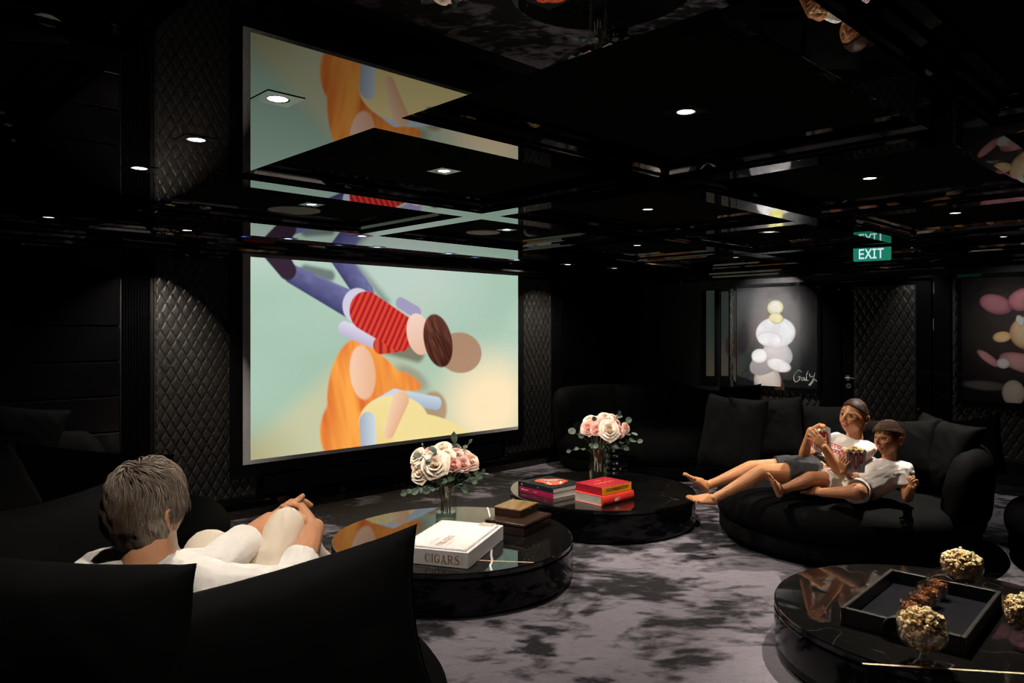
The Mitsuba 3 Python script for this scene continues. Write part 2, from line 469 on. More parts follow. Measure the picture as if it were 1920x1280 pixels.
# right wall: s runs towards -y so that it goes left to right in the picture
R1, R2 = (0, -1, 0), (1, 0, 0)
quilted('quilted_panel', 'black diamond-quilted leather wall panel around and below the grey poster', sg.box(YB - ry(5.11), .50, YB - ry(3.88), rz(2.05)).difference(sg.box(YB - ry(5.02), rz(.74), YB - ry(3.935), rz(2.07))), (XR - .001, YB, 0), R1, R2)
quilted('quilted_panel', 'black diamond-quilted leather wall panel around and below the pink poster, right of the door', sg.box(YB - ry(2.455), .30, YB - ry(1.42), rz(2.06)).difference(sg.box(YB - ry(2.365), rz(.70), YB - ry(1.30), rz(2.08))), (XR - .001, YB, 0), R1, R2, (DW * .55, 0))

# ------------------------------------------------------------------ door in the right wall, pilasters, exit sign
def rwall(y0, y1, z0, z1, d, c=.004, d0=0.0):
    return box(XR - d, XR - d0, ry(y0), ry(y1), z0, z1, c)
dk = struct('door_1', rwall(2.66, 3.62, .02, rz(2.06), .035), 'm_lacquer')
q = quilted('quilted_inset', 'x', sg.box(0, .35, ry(3.474 - 2.81), rz(2.0)), (XR - .034, ry(3.474), 0), R1, R2)
for kk in [x for x in list(scene) if x.startswith(q + '__')]:
    nk = kk.replace(q + '__', dk + '__quilted_inset__') if 'backing' not in kk else dk + '__quilted_inset'
    scene[nk] = scene.pop(kk)
del labels[q]
labels[dk + '__quilted_inset'] = {'label': 'black diamond-quilted leather inset of the door'}
hp = at_X(1590, 708, XR - .04)
def disc_x(r, h, p):
    return placed(trimesh.creation.cylinder(r, h, sections=24), trans(*p) @ trimesh.transformations.rotation_matrix(np.pi / 2, (0, 1, 0)))
handle = cat(disc_x(.026, .012, hp), tube([hp + (0, 0, 0), hp + (-.03, 0, 0), hp + (-.055, 0, 0)], .010, 10),
             tube([hp + (-.052, .004, 0), hp + (-.056, -.03, .002), hp + (-.056, -.08, .0), hp + (-.052, -.125, -.004)], [.011, .010, .009, .008], 10))
obj('handle', handle, 'm_chrome', dk, smooth=40, label='polished metal lever handle')
lk = at_X(1591.5, 723, XR - .04)
obj('lock', cat(disc_x(.026, .014, lk), placed(trimesh.creation.icosphere(2, .015), trans(*(lk - (.012, 0, 0))))), 'm_chrome', dk, smooth=40, label='polished metal lock rose')
for zz in (540, 608):
    hq = at_X(1751, zz, XR - .045)
    obj('hinge', placed(trimesh.creation.cylinder(.008, .11, sections=10), trans(*hq)), 'm_chrome', dk, smooth=40, label='metal hinge')
hq = at_X(1751, 600, XR - .040)
obj('edge_strip', box(XR - .042, XR - .035, hq[1] - .003, hq[1] + .003, .05, rz(2.04)), 'm_brass', dk)
struct('trim_5', cat(rwall(2.47, 2.635, .02, rz(2.07), .05, .006), rwall(3.63, 3.86, .02, rz(2.07), .05, .006), rwall(2.47, 3.86, rz(2.065), rz(2.09), .06, .006)), 'm_lacquer')
struct('trim_6', rwall(5.31, 5.52, .02, rz(2.04), .05, .006), 'm_lacquer')
struct('trim_7', rwall(5.10, 5.22, .02, rz(2.02), .05, .006), 'm_lacquer')

es = thing('exit_sign', 'green and white lit exit sign hanging under the ceiling before the door', 'sign')
e0, e1 = at_z(1600, 463, ZB), at_z(1671, 459, ZB)
ex = unit((e1 - e0) * (1, 1, 0))
ey = np.cross(UP, ex)                                 # away from the camera
ew, eh = np.linalg.norm((e1 - e0)[:2]), .125
body = sg.box(0, -eh, ew, -.012).buffer(-.012).buffer(.012, 6).union(sg.box(0, -.03, ew, -.012))
ME = frame_matrix((*e0[:2], ZB), ex, UP, -ey)
obj('mount', placed(box(-.01, ew + .01, -.014, 0, -.025, .025, .002), ME), 'm_blackpaint', es)
gp = mikit.ply(placed(extrude(body, -.006, .004), ME), 'm_blackpaint')
gp['emitter'] = {'type': 'area', 'radiance': rgb(.012, .19, .105), 'sampling_weight': 0.0}
obj('panel', gp, None, es)
tx = meshkit.text_mesh('EXIT', .056, .002, bold=True)
bx = tx.bounds
tx.apply_translation((-bx[0][0], -bx[0][1], 0))
tx.apply_scale((ew * .66 / (bx[1][0] - bx[0][0]), 1.42, 1))
tx.apply_translation((ew * .15, -.106, .0045))
gl = mikit.ply(placed(tx, ME), 'm_blackpaint')
gl['emitter'] = {'type': 'area', 'radiance': rgb(.62, .80, .92), 'sampling_weight': 0.0}
obj('lettering', gl, None, es, label='white letters EXIT')

# ------------------------------------------------------------------ posters: plain stand-ins of the pictures' size and colours
def blob(x, y, cx, cy, rx, ry, a=0.0, soft=.06):
    c, s = math.cos(a), math.sin(a)
    u, v = ((x - cx) * c + (y - cy) * s) / rx, (-(x - cx) * s + (y - cy) * c) / ry
    d = dr.sqrt(u * u + v * v)
    return 1 - smoothstep(1 - soft, 1 + soft, d), dr.clip(1 - d * d, 0, 1), u, v
def over(c, b, col, rim=(.25, .25, .27)):
    m, h, u, v = b
    shade = dr.sqrt(h)
    fur = noise(u * 14, v * 40, 1.0)
    return mix(c, mix(rim, col, dr.clip(shade * 1.15 + (fur - .5) * .22, 0, 1)), m)
def poster_grey(p, n, uv):
    x, y = uv.x, uv.y * 1.27                           # a stack of pebbles
    r = dr.sqrt(dr.square((x - .52) / .5) + dr.square((y - .72) / .75))
    c = mix((.065, .062, .062), (.008, .008, .009), smoothstep(.1, .95, r))
    c = over(c, blob(x, y, .40, .06, .17, .22, 0, .05), (.62, .56, .52))
    c = over(c, blob(x, y, .36, .28, .20, .13, .5, .05), (.30, .29, .31))
    c = over(c, blob(x, y, .52, .40, .19, .17, -.3, .05), (.42, .41, .43))
    c = over(c, blob(x, y, .30, .38, .105, .095, .2, .05), (.90, .83, .80))
    c = over(c, blob(x, y, .54, .27, .155, .085, -.25, .05), (.92, .88, .88))
    c = over(c, blob(x, y, .50, .68, .245, .20, .1, .05), (.66, .63, .67))
    c = over(c, blob(x, y, .43, .60, .155, .095, -.1, .06), (.95, .92, .92))
    c = over(c, blob(x, y, .50, 1.0, .10, .095, .1, .05), (.62, .40, .16), (.2, .1, .03))
    c = over(c, blob(x, y, .51, .865, .09, .07, -.2, .05), (.80, .55, .16), (.3, .16, .04))
    return c
def poster_pink(p, n, uv):
    x, y = uv.x * .93, uv.y * 1.27                    # ribbon, shell and pale stones
    r = dr.sqrt(dr.square((x - .45) / .55) + dr.square((y - .62) / .7))
    c = mix((.055, .045, .042), (.012, .011, .011), smoothstep(.15, 1.0, r))
    c = over(c, blob(x, y, .20, .16, .20, .05, -.05, .3), (.12, .11, .10), (.05, .045, .04))
    c = over(c, blob(x, y, .42, .10, .09, .13, 0, .05), (.72, .62, .52))
    c = over(c, blob(x, y, .55, .70, .16, .17, .1, .05), (.80, .60, .36), (.4, .2, .08))
    c = over(c, blob(x, y, .33, .66, .075, .055, .2, .05), (.85, .60, .32), (.4, .2, .08))
    c = over(c, blob(x, y, .47, .82, .03, .06, .2, .06), (.8, .8, .75))
    c = over(c, blob(x, y, .28, .99, .14, .095, -.5, .05), (.30, .13, .15), (.10, .03, .04))
    c = over(c, blob(x, y, .50, 1.03, .13, .11, .6, .05), (.34, .14, .165), (.10, .03, .04))
    c = over(c, blob(x, y, .50, .40, .20, .09, -.35, .05), (.72, .38, .38), (.25, .08, .08))
    c = over(c, blob(x, y, .22, .44, .12, .04, -.75, .06), (.66, .32, .34), (.25, .08, .08))
    c = over(c, blob(x, y, .34, .395, .055, .055, 0, .06), (.88, .82, .78))
    return c * .5
mat('m_poster_grey', {'type': 'plastic', 'diffuse_reflectance': proc(poster_grey), 'int_ior': 1.45})
mat('m_poster_pink', {'type': 'plastic', 'diffuse_reflectance': proc(poster_pink), 'int_ior': 1.45})
def poster(label, y_left, y_right, z0, z1, m, fr):
    t = thing('poster', label, 'poster')
    v = [(XR - .055, y_left, z0), (XR - .055, y_right, z0), (XR - .055, y_right, z1), (XR - .055, y_left, z1)]
    pm = trimesh.Trimesh(v, [(0, 1, 2), (0, 2, 3)], process=False)
    obj('print', pm, m, t, uv=np.array([(0, 0), (1, 0), (1, 1), (0, 1.0)]))
    f = sg.box(-fr, -fr, y_left - y_right + fr, z1 - z0 + fr).difference(sg.box(0, 0, y_left - y_right, z1 - z0))
    fm = extrude(f, 0, .065)
    fm.apply_transform(frame_matrix((XR, y_left, z0), (0, -1, 0), (0, 0, 1), (-1, 0, 0)))
    fm.fix_normals()
    obj('frame', fm, 'm_lacquer', t)
    obj('backboard', box(XR - .05, XR, y_right - fr / 2, y_left + fr / 2, z0 - fr / 2, z1 + fr / 2), 'm_blackpaint', t)
    return t
pg = poster('tall glossy poster of pale grey shapes with amber ones on top, left of the door', ry(4.985), ry(3.905), rz(.782), rz(2.05), 'm_poster_grey', .035)
pp = poster('tall glossy poster with pink shapes on a dark ground, right of the door', ry(2.355), ry(1.32), rz(.752), rz(2.05), 'm_poster_pink', .035)
# handwritten signature
sig = [[(.09, .09), (.06, .11), (.03, .09), (.0, .03), (.02, -.02), (.06, .0), (.075, .04), (.05, .035)],
       [(.115, .03), (.09, .03), (.09, .0), (.115, .01), (.12, .035), (.125, .0), (.14, .015)], [(.16, .10), (.142, .05), (.145, .0), (.165, .005)],
       [(.175, .075), (.19, .04), (.215, .055)], [(.235, .085), (.205, .0), (.17, -.045), (.18, -.05), (.22, .0), (.235, .02), (.25, .0), (.27, .015), (.265, -.005), (.28, .01), (.3, .0)]]
def ribbon2d(pts, w):
    p = np.array(pts)
    t = np.linspace(0, len(p) - 1, 6 * len(p))
    from scipy.interpolate import PchipInterpolator
    q = np.stack([PchipInterpolator(np.arange(len(p)), p[:, k])(t) for k in (0, 1)], 1)
    return sg.LineString(q).buffer(w)
sp = so.unary_union([ribbon2d(s, .0028) for s in sig])
sm = extrude(sp, 0, .001)
sm.apply_transform(frame_matrix((XR - .0555, ry(4.205), rz(.875)), (0, -1, 0), (0, 0, 1), (-1, 0, 0)))
mat('m_white', pri((.8, .8, .78), .5, .3))
obj('signature', sm, 'm_white', pg, label='white handwritten signature')

# ------------------------------------------------------------------ projection screen
SX0, SX1, SZ0, SZ1 = 2.667, 5.875, .374, 2.147            # white cloth
PX0, PX1, PZ0, PZ1 = 2.735, 5.871, .408, 2.110            # lit picture
def picture(p, n, uv):
    x, y = uv.x * 1.85, uv.y
    def soft(a, b, v):
        return smoothstep(a, b, v)
    g = mix((.35, .52, .39), (.44, .62, .50), fbm(x * 1.5, y * 2.5, 3.0, 3))
    c = mix(g, (.56, .66, .60), soft(.45, 1.0, y) * soft(.9, 0.0, dr.abs(x - .95)) * .8 + soft(.8, 1.0, y) * soft(.5, 0., x) * .5)
    warm = soft(-.16, .06, x * .78 - y + .02) * soft(1.35, .3, x)
    warm2 = 1 - soft(.10, 1.0, dr.sqrt(dr.square((x - 1.60) / .62) + dr.square((y - .16) / .50)))
    c = mix(c, (.70, .60, .33), dr.clip(warm * .62, 0, 1))
    c = mix(c, (1.0, .80, .50), dr.clip(warm2 * 1.1, 0, 1))
    c = mix(c, (.36, .30, .13), soft(.40, -.1, x) * soft(.26, 0., y) * .7)
    def ell(cx, cy, rx, ry_, a=0., s=.03):
        ca, sa_ = math.cos(a), math.sin(a)
        u, v = ((x - cx) * ca + (y - cy) * sa_) / rx, (-(x - cx) * sa_ + (y - cy) * ca) / ry_
        d = dr.sqrt(u * u + v * v)
        return 1 - soft(1 - s, 1 + s, d), u, v
    def bar(x0, y0, x1, y1, w0, w1, s=.006):
        L = math.hypot(x1 - x0, y1 - y0)
        dx, dy = (x1 - x0) / L, (y1 - y0) / L
        u = ((x - x0) * dx + (y - y0) * dy) / L
        v = -(x - x0) * dy + (y - y0) * dx
        uc = dr.clip(u, 0, 1)
        w = w0 + (w1 - w0) * uc
        dd = dr.sqrt(dr.square((u - uc) * L) + v * v)
        return 1 - soft(w - s, w + s, dd), u, v / w
    # orange plume: a tall flame shape with a side tongue
    m, u, v = ell(.98, .36, .13, .055, -.5, .4)
    c = mix(c, (.30, .20, .12), m * .6)
    for e in ((.60, .30, .175, .30, -.10, .05), (.55, .10, .17, .20, 0, .06), (.76, .36, .24, .115, -.72, .06), (.93, .345, .12, .045, -.38, .10), (.64, .46, .115, .13, -.2, .06)):
        m, u, v = ell(*e[:5], e[5])
        st = fbm(x * 16 + y * 3, y * 2.2 + x, 2.0, 3)
        c = mix(c, mix((.74, .16, .03), (1.0, .40, .07), dr.clip(st * 1.9 - .42 + (.35 - y) * .35 - (x - .6) * .5, 0, 1)), m)
    m, u, v = ell(.645, .405, .082, .150, .14, .08)
    c = mix(c, mix((.84, .47, .28), (.93, .60, .42), dr.clip(.5 - u * .6 + v * .2, 0, 1)), m)
    # golden mound with pale blue bands
    m, u, v = ell(1.14, .165, .10, .11, .3, .15)
    c = mix(c, (.38, .20, .09), m * .75)
    m, u, v = bar(.86, .262, 1.16, .20, .040, .040)
    c = mix(c, mix((.36, .45, .56), (.58, .68, .74), dr.clip(v * .5 + .5, 0, 1)), m)
    m, u, v = bar(.73, .20, .86, .26, .05, .045)
    c = mix(c, (.60, .68, .80), m)
    m, u, v = ell(.86, .12, .24, .145, -.12, .04)
    c = mix(c, mix((.86, .66, .26), (.92, .76, .34), dr.clip(v * .5 + .5, 0, 1)), m)
    m, u, v = ell(1.12, .02, .36, .11, -.28, .06)
    c = mix(c, (.90, .74, .32), m)
    m, u, v = bar(.675, .135, .685, -.05, .052, .050)
    c = mix(c, mix((.36, .43, .52), (.62, .70, .74), dr.clip(v * .5 + .5, 0, 1)), m)
    m, u, v = bar(.90, .235, .822, .06, .058, .036)
    c = mix(c, mix((.80, .44, .24), (.92, .62, .42), dr.clip(v * -.5 + .5, 0, 1)), m)
    # two blue bands from the upper edge
    m, u, v = bar(.30, .945, .44, .93, .035, .03, .015)
    c = mix(c, (.10, .13, .13), m * .85)
    m, u, v = bar(.62, .985, .80, .80, .012, .02, .03)
    c = mix(c, (.12, .17, .16), m * .75)
    for q in ((.485, 1.05, .655, .845, .058, .062), (.225, .925, .60, .765, .050, .078)):
        m, u, v = bar(*q)
        c = mix(c, mix((.05, .05, .15), (.17, .17, .35), dr.clip(v * .5 + .5, 0, 1) * (.7 + .6 * noise(u * 9, v * 3, 1.0))), m)
    m, u, v = bar(.13, 1.03, .195, .945, .062, .050)
    c = mix(c, (.035, .018, .035), m)
    # round shadow
    m, u, v = ell(1.35, .50, .175, .125, -.10, .05)
    c = mix(c, (.42, .22, .13), m * .92)
    m, u, v = bar(.80, .545, 1.02, .50, .04, .05, .02)
    c = mix(c, (.17, .14, .09), m * .85)
    # striped red band with pale ends
    m, u, v = bar(.53, .648, .74, .575, .040, .045)
    c = mix(c, mix((.52, .46, .62), (.74, .70, .82), dr.clip(v * .5 + .5, 0, 1)), m)
    m, u, v = bar(.765, .555, .90, .585, .052, .07)
    st = soft(.3, .6, dr.abs((x * 19) - dr.floor(x * 19) - .5) * 2)
    c = mix(c, mix((.36, .02, .02), (.72, .07, .03), st), m)
    m, u, v = bar(.615, .772, .64, .76, .098, .100)
    c = mix(c, (.64, .62, .76), m)
    m, u, v = bar(.67, .745, .90, .625, .110, .105)
    st = soft(.3, .6, dr.abs(u * 7.5 - dr.floor(u * 7.5) - .5) * 2)
    c = mix(c, mix((.40, .015, .02), (.74, .055, .03), st), m)
    m, u, v = bar(.90, .795, 1.01, .745, .034, .036)
    c = mix(c, (.36, .33, .52), m)
    # two overlapping discs, pale and brown
    m, u, v = ell(1.03, .615, .085, .125, .30, .05)
    c = mix(c, mix((.80, .48, .34), (.92, .66, .55), dr.clip(v * .5 + .5, 0, 1)), m)
    m, u, v = ell(1.175, .575, .105, .165, .32, .05)
    st = fbm(u * 9 + v * 3, v * 2, 3.0, 3)
    c = mix(c, mix((.050, .014, .009), (.17, .055, .035), dr.clip(st * 1.5 - .45 + v * .35, 0, 1)), m)
    return c * SCREEN_GAIN
sc = thing('projection_screen', 'large lit projection screen with an orange, red and mint picture on the dark wall', 'screen')
def vquad(x0, x1, z0, z1, y):
    return trimesh.Trimesh([(x0, y, z0), (x1, y, z0), (x1, y, z1), (x0, y, z1)], [(0, 1, 2), (0, 2, 3)], process=False)
mat('m_screencloth', pri((.55, .54, .55), .8, .2))
mat('m_screendark', pri((.02, .02, .025), .35, .5))
cl = extrude(sg.box(SX0, SZ0, SX1, SZ1), 0, .012)
cl.apply_transform(frame_matrix((0, YB - .045, 0), (1, 0, 0), (0, 0, 1), (0, -1, 0)))
cl.fix_normals()
obj('cloth', cl, 'm_screencloth', sc)
pic = mikit.ply(vquad(PX0, PX1, PZ0, PZ1, YB - .0585), 'm_screendark', uv=np.array([(0, 0), (1, 0), (1, 1), (0, 1.0)]))
pic['emitter'] = {'type': 'area', 'radiance': proc(picture)}
obj('picture', pic, None, sc, label='lit picture with an orange plume, a striped red band and mint ground')
fr = sg.box(SX0 - .10, SZ0 - .10, SX1 + .085, SZ1 + .03).difference(sg.box(SX0, SZ0, SX1, SZ1))
fm = extrude(fr, 0, .06)
fm.apply_transform(frame_matrix((0, YB, 0), (1, 0, 0), (0, 0, 1), (0, -1, 0)))
fm.fix_normals()
obj('frame', fm, 'm_blackpaint', sc)
# dark loudspeaker front under the screen
k = obj('speaker_cabinet', box(2.86, 5.62, YB - .05, YB - .004, .09, .262, .006), 'm_blackpaint')
tag(k, 'long low black cloth speaker front in the wall under the screen', 'speaker')
# ------------------------------------------------------------------ low round tables
def drum_table(label, cx, cy, r, z):
    t = thing('coffee_table', label, 'table', None)
    W = T().translate([cx, cy, 0])
    obj('drum', lathe([(0, .012), (r - .03, .012), (r - .03, .03), (r - .006, .034), (r, .045), (r, z - .042), (r - .004, z - .036), (r - .012, z - .034), (0, z - .034)], 128), 'm_drum', t, smooth=30, to_world=W)
    obj('tabletop', lathe([(0, z - .032), (r - .006, z - .032), (r - .001, z - .028), (r, z - .006), (r - .003, z - .001), (r - .008, z), (0, z)], 128), 'm_tabletop', t, smooth=30, to_world=W, label='polished dark marble tabletop')
    return t
ZT = .25
T1 = drum_table('low round black table with white cigar box and roses, nearest to the screen left', 2.885, 3.50, .725, ZT)
T2 = drum_table('low round black table with red books and roses in the middle of the room', 4.565, 3.71, .72, ZT)
T3 = drum_table('low round black table with tray and popcorn bowls at the lower right', 3.63, 1.03, .70, ZT)
def strip(p0, p1, w, z, h=.0012):
    p0, p1 = np.array(p0[:2]), np.array(p1[:2])
    d = unit(p1 - p0)
    n = np.array([-d[1], d[0]]) * w / 2
    return extrude(sg.Polygon([p0 + n, p1 + n, p1 - n, p0 - n]), z, z + h)
obj('inlay_strip', strip(at_z(880, 1049.5, ZT), at_z(1001, 1054.5, ZT), .012, ZT), 'm_inlay', T1, label='brass inlay line')
obj('inlay_strip', strip(at_z(1617, 1244, ZT), at_z(1925, 1263, ZT), .014, ZT), 'm_inlay', T3, label='brass inlay line')
mat('m_vein', pri((.62, .60, .56), .25, .5))
vp = [at_z(x, y, ZT)[:2] for x, y in ((913, 949), (916, 957), (919, 970), (918, 990), (920, 1004), (919, 1014), (922, 1030), (921, 1040), (923, 1052), (919, 1060), (922, 1070), (921, 1079))]
vl = so.unary_union([sg.LineString(vp).buffer(.0045), sg.LineString(vp[6:]).buffer(.006)])
vl = vl.intersection(sg.Point(2.885, 3.50).buffer(.72, 64))
obj('vein', extrude(vl, ZT, ZT + .0008), 'm_vein', T1, label='white marble vein')

# ------------------------------------------------------------------ round velvet sofas and cushions
def cushion(w, h, t, seed, pinch=.10, wr=.012):
    """A stuffed square cushion in the xz plane, thickness along y."""
    n = 33
    u = np.linspace(-1, 1, n)
    U, V = np.meshgrid(u, u, indexing='ij')
    x = w / 2 * U * (1 - pinch * (1 - V ** 2) * np.abs(U) ** 1.5)
    z = h / 2 * V * (1 - pinch * (1 - U ** 2) * np.abs(V) ** 1.5)
    e = np.clip((1 - U ** 4) * (1 - V ** 4), 0, None) ** .55
    P = np.stack([U * 2.1, V * 2.1, U * 0 + seed], -1)
    wrk = (meshkit.fbm(P * 1.6 + 5, 3, seed) - .5) * wr * 2
    cr = np.sin((np.abs(U) * 3 + np.abs(V) * 3) * 5 + seed) * .006 * np.abs(U * V)
    vs = []
    for s in (-1, 1):
        y = s * (t / 2 * e + (wrk + cr) * e)
        vs.append(np.stack([x, y, z], -1).reshape(-1, 3))
    f = grid_faces(n, n)
    m = trimesh.Trimesh(np.vstack(vs), np.vstack([f, f[:, ::-1] + n * n]), process=False)
    m.merge_vertices(digits_vertex=6)
    m.fix_normals()
    return m
def sofa_arc(prof, a0, a1, n, taper=True):
    """Sweep a closed (r, z) outline from angle a0 to a1, ends rounded off."""
    prof = np.asarray(prof, float)
    c = prof.mean(0)
    A = np.linspace(a0, a1, n)
    vs = []
    for i, a in enumerate(A):
        s = min(i, n - 1 - i) / 5.0
        k = math.sqrt(max(0.02, 1 - (1 - min(s, 1)) ** 2)) if taper else 1
        base = np.array([c[0], prof[:, 1].min()])
        q = base + (prof - base) * (k if k < 1 else 1)
        vs.append(np.stack([q[:, 0] * math.cos(a), q[:, 0] * math.sin(a), q[:, 1]], -1))
    V = np.vstack(vs)
    m = len(prof)
    i, j = np.meshgrid(np.arange(n - 1), np.arange(m), indexing='ij')
    q = np.stack([i * m + j, i * m + (j + 1) % m, (i + 1) * m + (j + 1) % m, (i + 1) * m + j], -1).reshape(-1, 4)
    F = [q[:, [0, 1, 2]], q[:, [0, 2, 3]]]
    V = np.vstack([V, vs[0].mean(0), vs[-1].mean(0)])
    j = np.arange(m)
    F += [np.stack([j, (j + 1) % m, j * 0 + n * m], 1), np.stack([(n - 1) * m + (j + 1) % m, (n - 1) * m + j, j * 0 + n * m + 1], 1)]
    ms = trimesh.Trimesh(V, np.vstack(F), process=False)
    ms.fix_normals()
    return ms
def smooth_loop(pts, n=40):
    """Closed Chaikin-smoothed outline."""
    p = np.asarray(pts, float)
    for _ in range(3):
        q = np.roll(p, -1, 0)
        p = np.stack([.75 * p + .25 * q, .25 * p + .75 * q], 1).reshape(-1, 2)
    return p
def round_sofa(label, cx, cy, back_dir, R=.85, span=205, hback=.80, seat=.40, drop=0.0):
    t = thing('round_sofa', label, 'sofa')
    W = T().translate([cx, cy, 0])
    obj('base', lathe([(0, .02), (R - .06, .02), (R - .055, .05), (R - .012, .055), (R, .075), (R - .002, .14), (R - .012, .158), (R - .03, .162), (0, .162)], 96), 'm_velvet', t, smooth=40, to_world=W)
    obj('seat', lathe([(0, .16), (R - .05, .16), (R - .012, .172), (R + .010, .198), (R + .022, .235), (R + .024, .275), (R + .014, .315), (R - .010, .350), (R - .050, seat - .028), (R - .11, seat - .008), (R - .20, seat + .004), (R - .35, seat + .010), (0, seat + .015)], 96), 'm_velvet', t, smooth=40, to_world=W, label='thick round seat cushion')
    a = math.atan2(back_dir[1], back_dir[0])
    h = math.radians(span) / 2
    prof = smooth_loop([(R - .165, seat - .06), (R - .15, seat + .1), (R - .12, hback - .08), (R - .06, hback), (R + .02, hback - .005), (R + .07, hback - .10), (R + .06, seat), (R + .045, .26), (R - .05, .255)])
    obj('backrest', sofa_arc(prof, a - h, a + h, 64), 'm_velvet', t, smooth=50, to_world=W, label='curved backrest')
    return t
KC = np.array([5.38, 2.17])
SOFA_K = round_sofa('round black velvet sofa with the girl and boy lying on it', *KC, unit((.95, -.30)), span=190, hback=.74)
NC = (CAM + FW * 2.35 - RT * 1.07)[:2]
SOFA_N = round_sofa('round black velvet sofa at the lower left with the grey-haired man on it', *NC, (-FW * .73 - RT * .68)[:2], span=200, hback=.835)
SOFA_R = round_sofa('round black velvet sofa cut off by the right picture edge', 5.95, .42, unit((1, -.5)), span=190, hback=.76)
SOFA_B = round_sofa('black velvet sofa in the far corner behind the roses', 6.76, 4.85, unit((.62, .78)), R=.98, span=200, hback=.84, seat=.44)
SOFA_L = round_sofa('black velvet sofa at the far left behind the man', 1.13, 4.98, unit((-.8, .45)), R=.90, span=190, hback=.80)

def put_cushion(label, p, face, w, h, t, seed, lean=.25, roll=0.0):
    """Cushion centred at p, its front looking along face (horizontal), leaning back by lean radians."""
    f = unit(np.array([face[0], face[1], 0]))
    sd = np.cross(f, UP)
    M = frame_matrix(p, sd, -f, UP)
    R = trimesh.transformations.rotation_matrix(-lean, (1, 0, 0)) @ trimesh.transformations.rotation_matrix(roll, (0, 1, 0))
    k = obj('cushion', placed(cushion(w, h, t, seed), M @ R), 'm_velvet', smooth=True)
    tag(k, label, 'cushion')
    return k
toward = lambda p, q: np.array([q[0] - p[0], q[1] - p[1], 0])
# cushions on the sofa of the man (seen from behind)
put_cushion('large black cushion behind the shoulders of the grey-haired man', at(112, 1258, 1.56), FW + RT * .1, .64, .52, .20, 1, .16, .02)
put_cushion('large black cushion right of the man, its pointed corner before the white box', at(505, 1262, 1.66), FW - RT * .42, .76, .50, .18, 2, .10, -.17)
put_cushion('dark velvet cushion cut off by the left picture edge, beside the man', at(-40, 1040, 2.35), RT - FW * .25, .58, .58, .2, 3, .3, .3)
put_cushion('dark velvet cushion with rounded top between the man and the left picture edge', at(105, 1085, 2.15), RT * .8 - FW * .5, .5, .5, .22, 4, .3, .05)
# cushions on the far left sofa
put_cushion('grey-black cushion standing upright at the far left, before the dark wall', at(20, 828, 4.9), RT * .4 - FW, .62, .5, .18, 5, .15, -.16)
put_cushion('wide dark cushion with pointed corner on the far left sofa', at(165, 912, 4.0), RT * .3 - FW, .80, .42, .2, 6, .3, -.14)
# cushions of the corner sofa
put_cushion('black velvet cushion standing at the left end of the corner sofa, above the roses', at(1205, 771, 8.6), -FW - RT * .1, .70, .64, .2, 7, .2, .0)
put_cushion('black velvet cushion leaning in the corner sofa under the dark wall strips', at(1302, 773, 8.2), -FW - RT * .6, .60, .62, .2, 8, .25, -.2)
put_cushion('black velvet cushion at the right end of the corner sofa, under the grey poster', at(1385, 765, 7.7), -RT - FW * .8, .5, .5, .2, 9, .25, .1)
# cushions around the children
put_cushion('big black cushion standing at the left end of the girl\'s sofa', at(1372, 815, 5.75), -RT * .9 - FW * .5, .62, .62, .22, 10, .22, .0)
put_cushion('big square black cushion with creased corners at the girl\'s knees', at(1440, 806, 5.65), -FW - RT * .12, .56, .52, .22, 11, .22, .03)
put_cushion('black cushion behind the head of the girl', at(1560, 815, 5.60), -FW - RT * .1, .50, .48, .2, 12, .3, 0)
put_cushion('black cushion behind the head of the boy', at(1688, 845, 5.15), -RT * .75 - FW * .6, .52, .46, .2, 13, .3, .1)
put_cushion('black cushion standing on the backrest side right of the boy', at(1762, 850, 5.0), -RT - FW * .3, .52, .50, .2, 14, .35, -.1)
put_cushion('dark velvet cushion with rounded corner at the right, below the pink poster', at(1815, 838, 5.5), -RT * .8 - FW * .5, .5, .45, .18, 15, .3, .25)
# ------------------------------------------------------------------ glass, flowers
mat('m_glass', {'type': 'thindielectric', 'int_ior': 1.75}, False)
mat('m_glass_thick', {'type': 'thindielectric', 'int_ior': 2.3}, False)
mat('m_water', {'type': 'thindielectric', 'int_ior': 1.6, 'specular_transmittance': rgb(.62, .70, .66)}, False)
scene['m_petal_cream'] = {'type': 'twosided', 'bsdf': pri((.90, .77, .64), .6, .2, sheen=.3)}
mat('m_petal_pink', pri((.84, .52, .45), .6, .2, sheen=.3))
mat('m_petal_peach', pri((.90, .66, .54), .6, .2, sheen=.3))
mat('m_leaf', pri(proc(lambda p, n, uv: mix((.026, .052, .036), (.10, .14, .10), noise(p.x * 55, p.y * 55, p.z * 55))), .5, .35))
mat('m_stem', pri((.16, .20, .10), .6, .3))
mat('m_stem_pale', pri((.52, .52, .40), .6, .3))

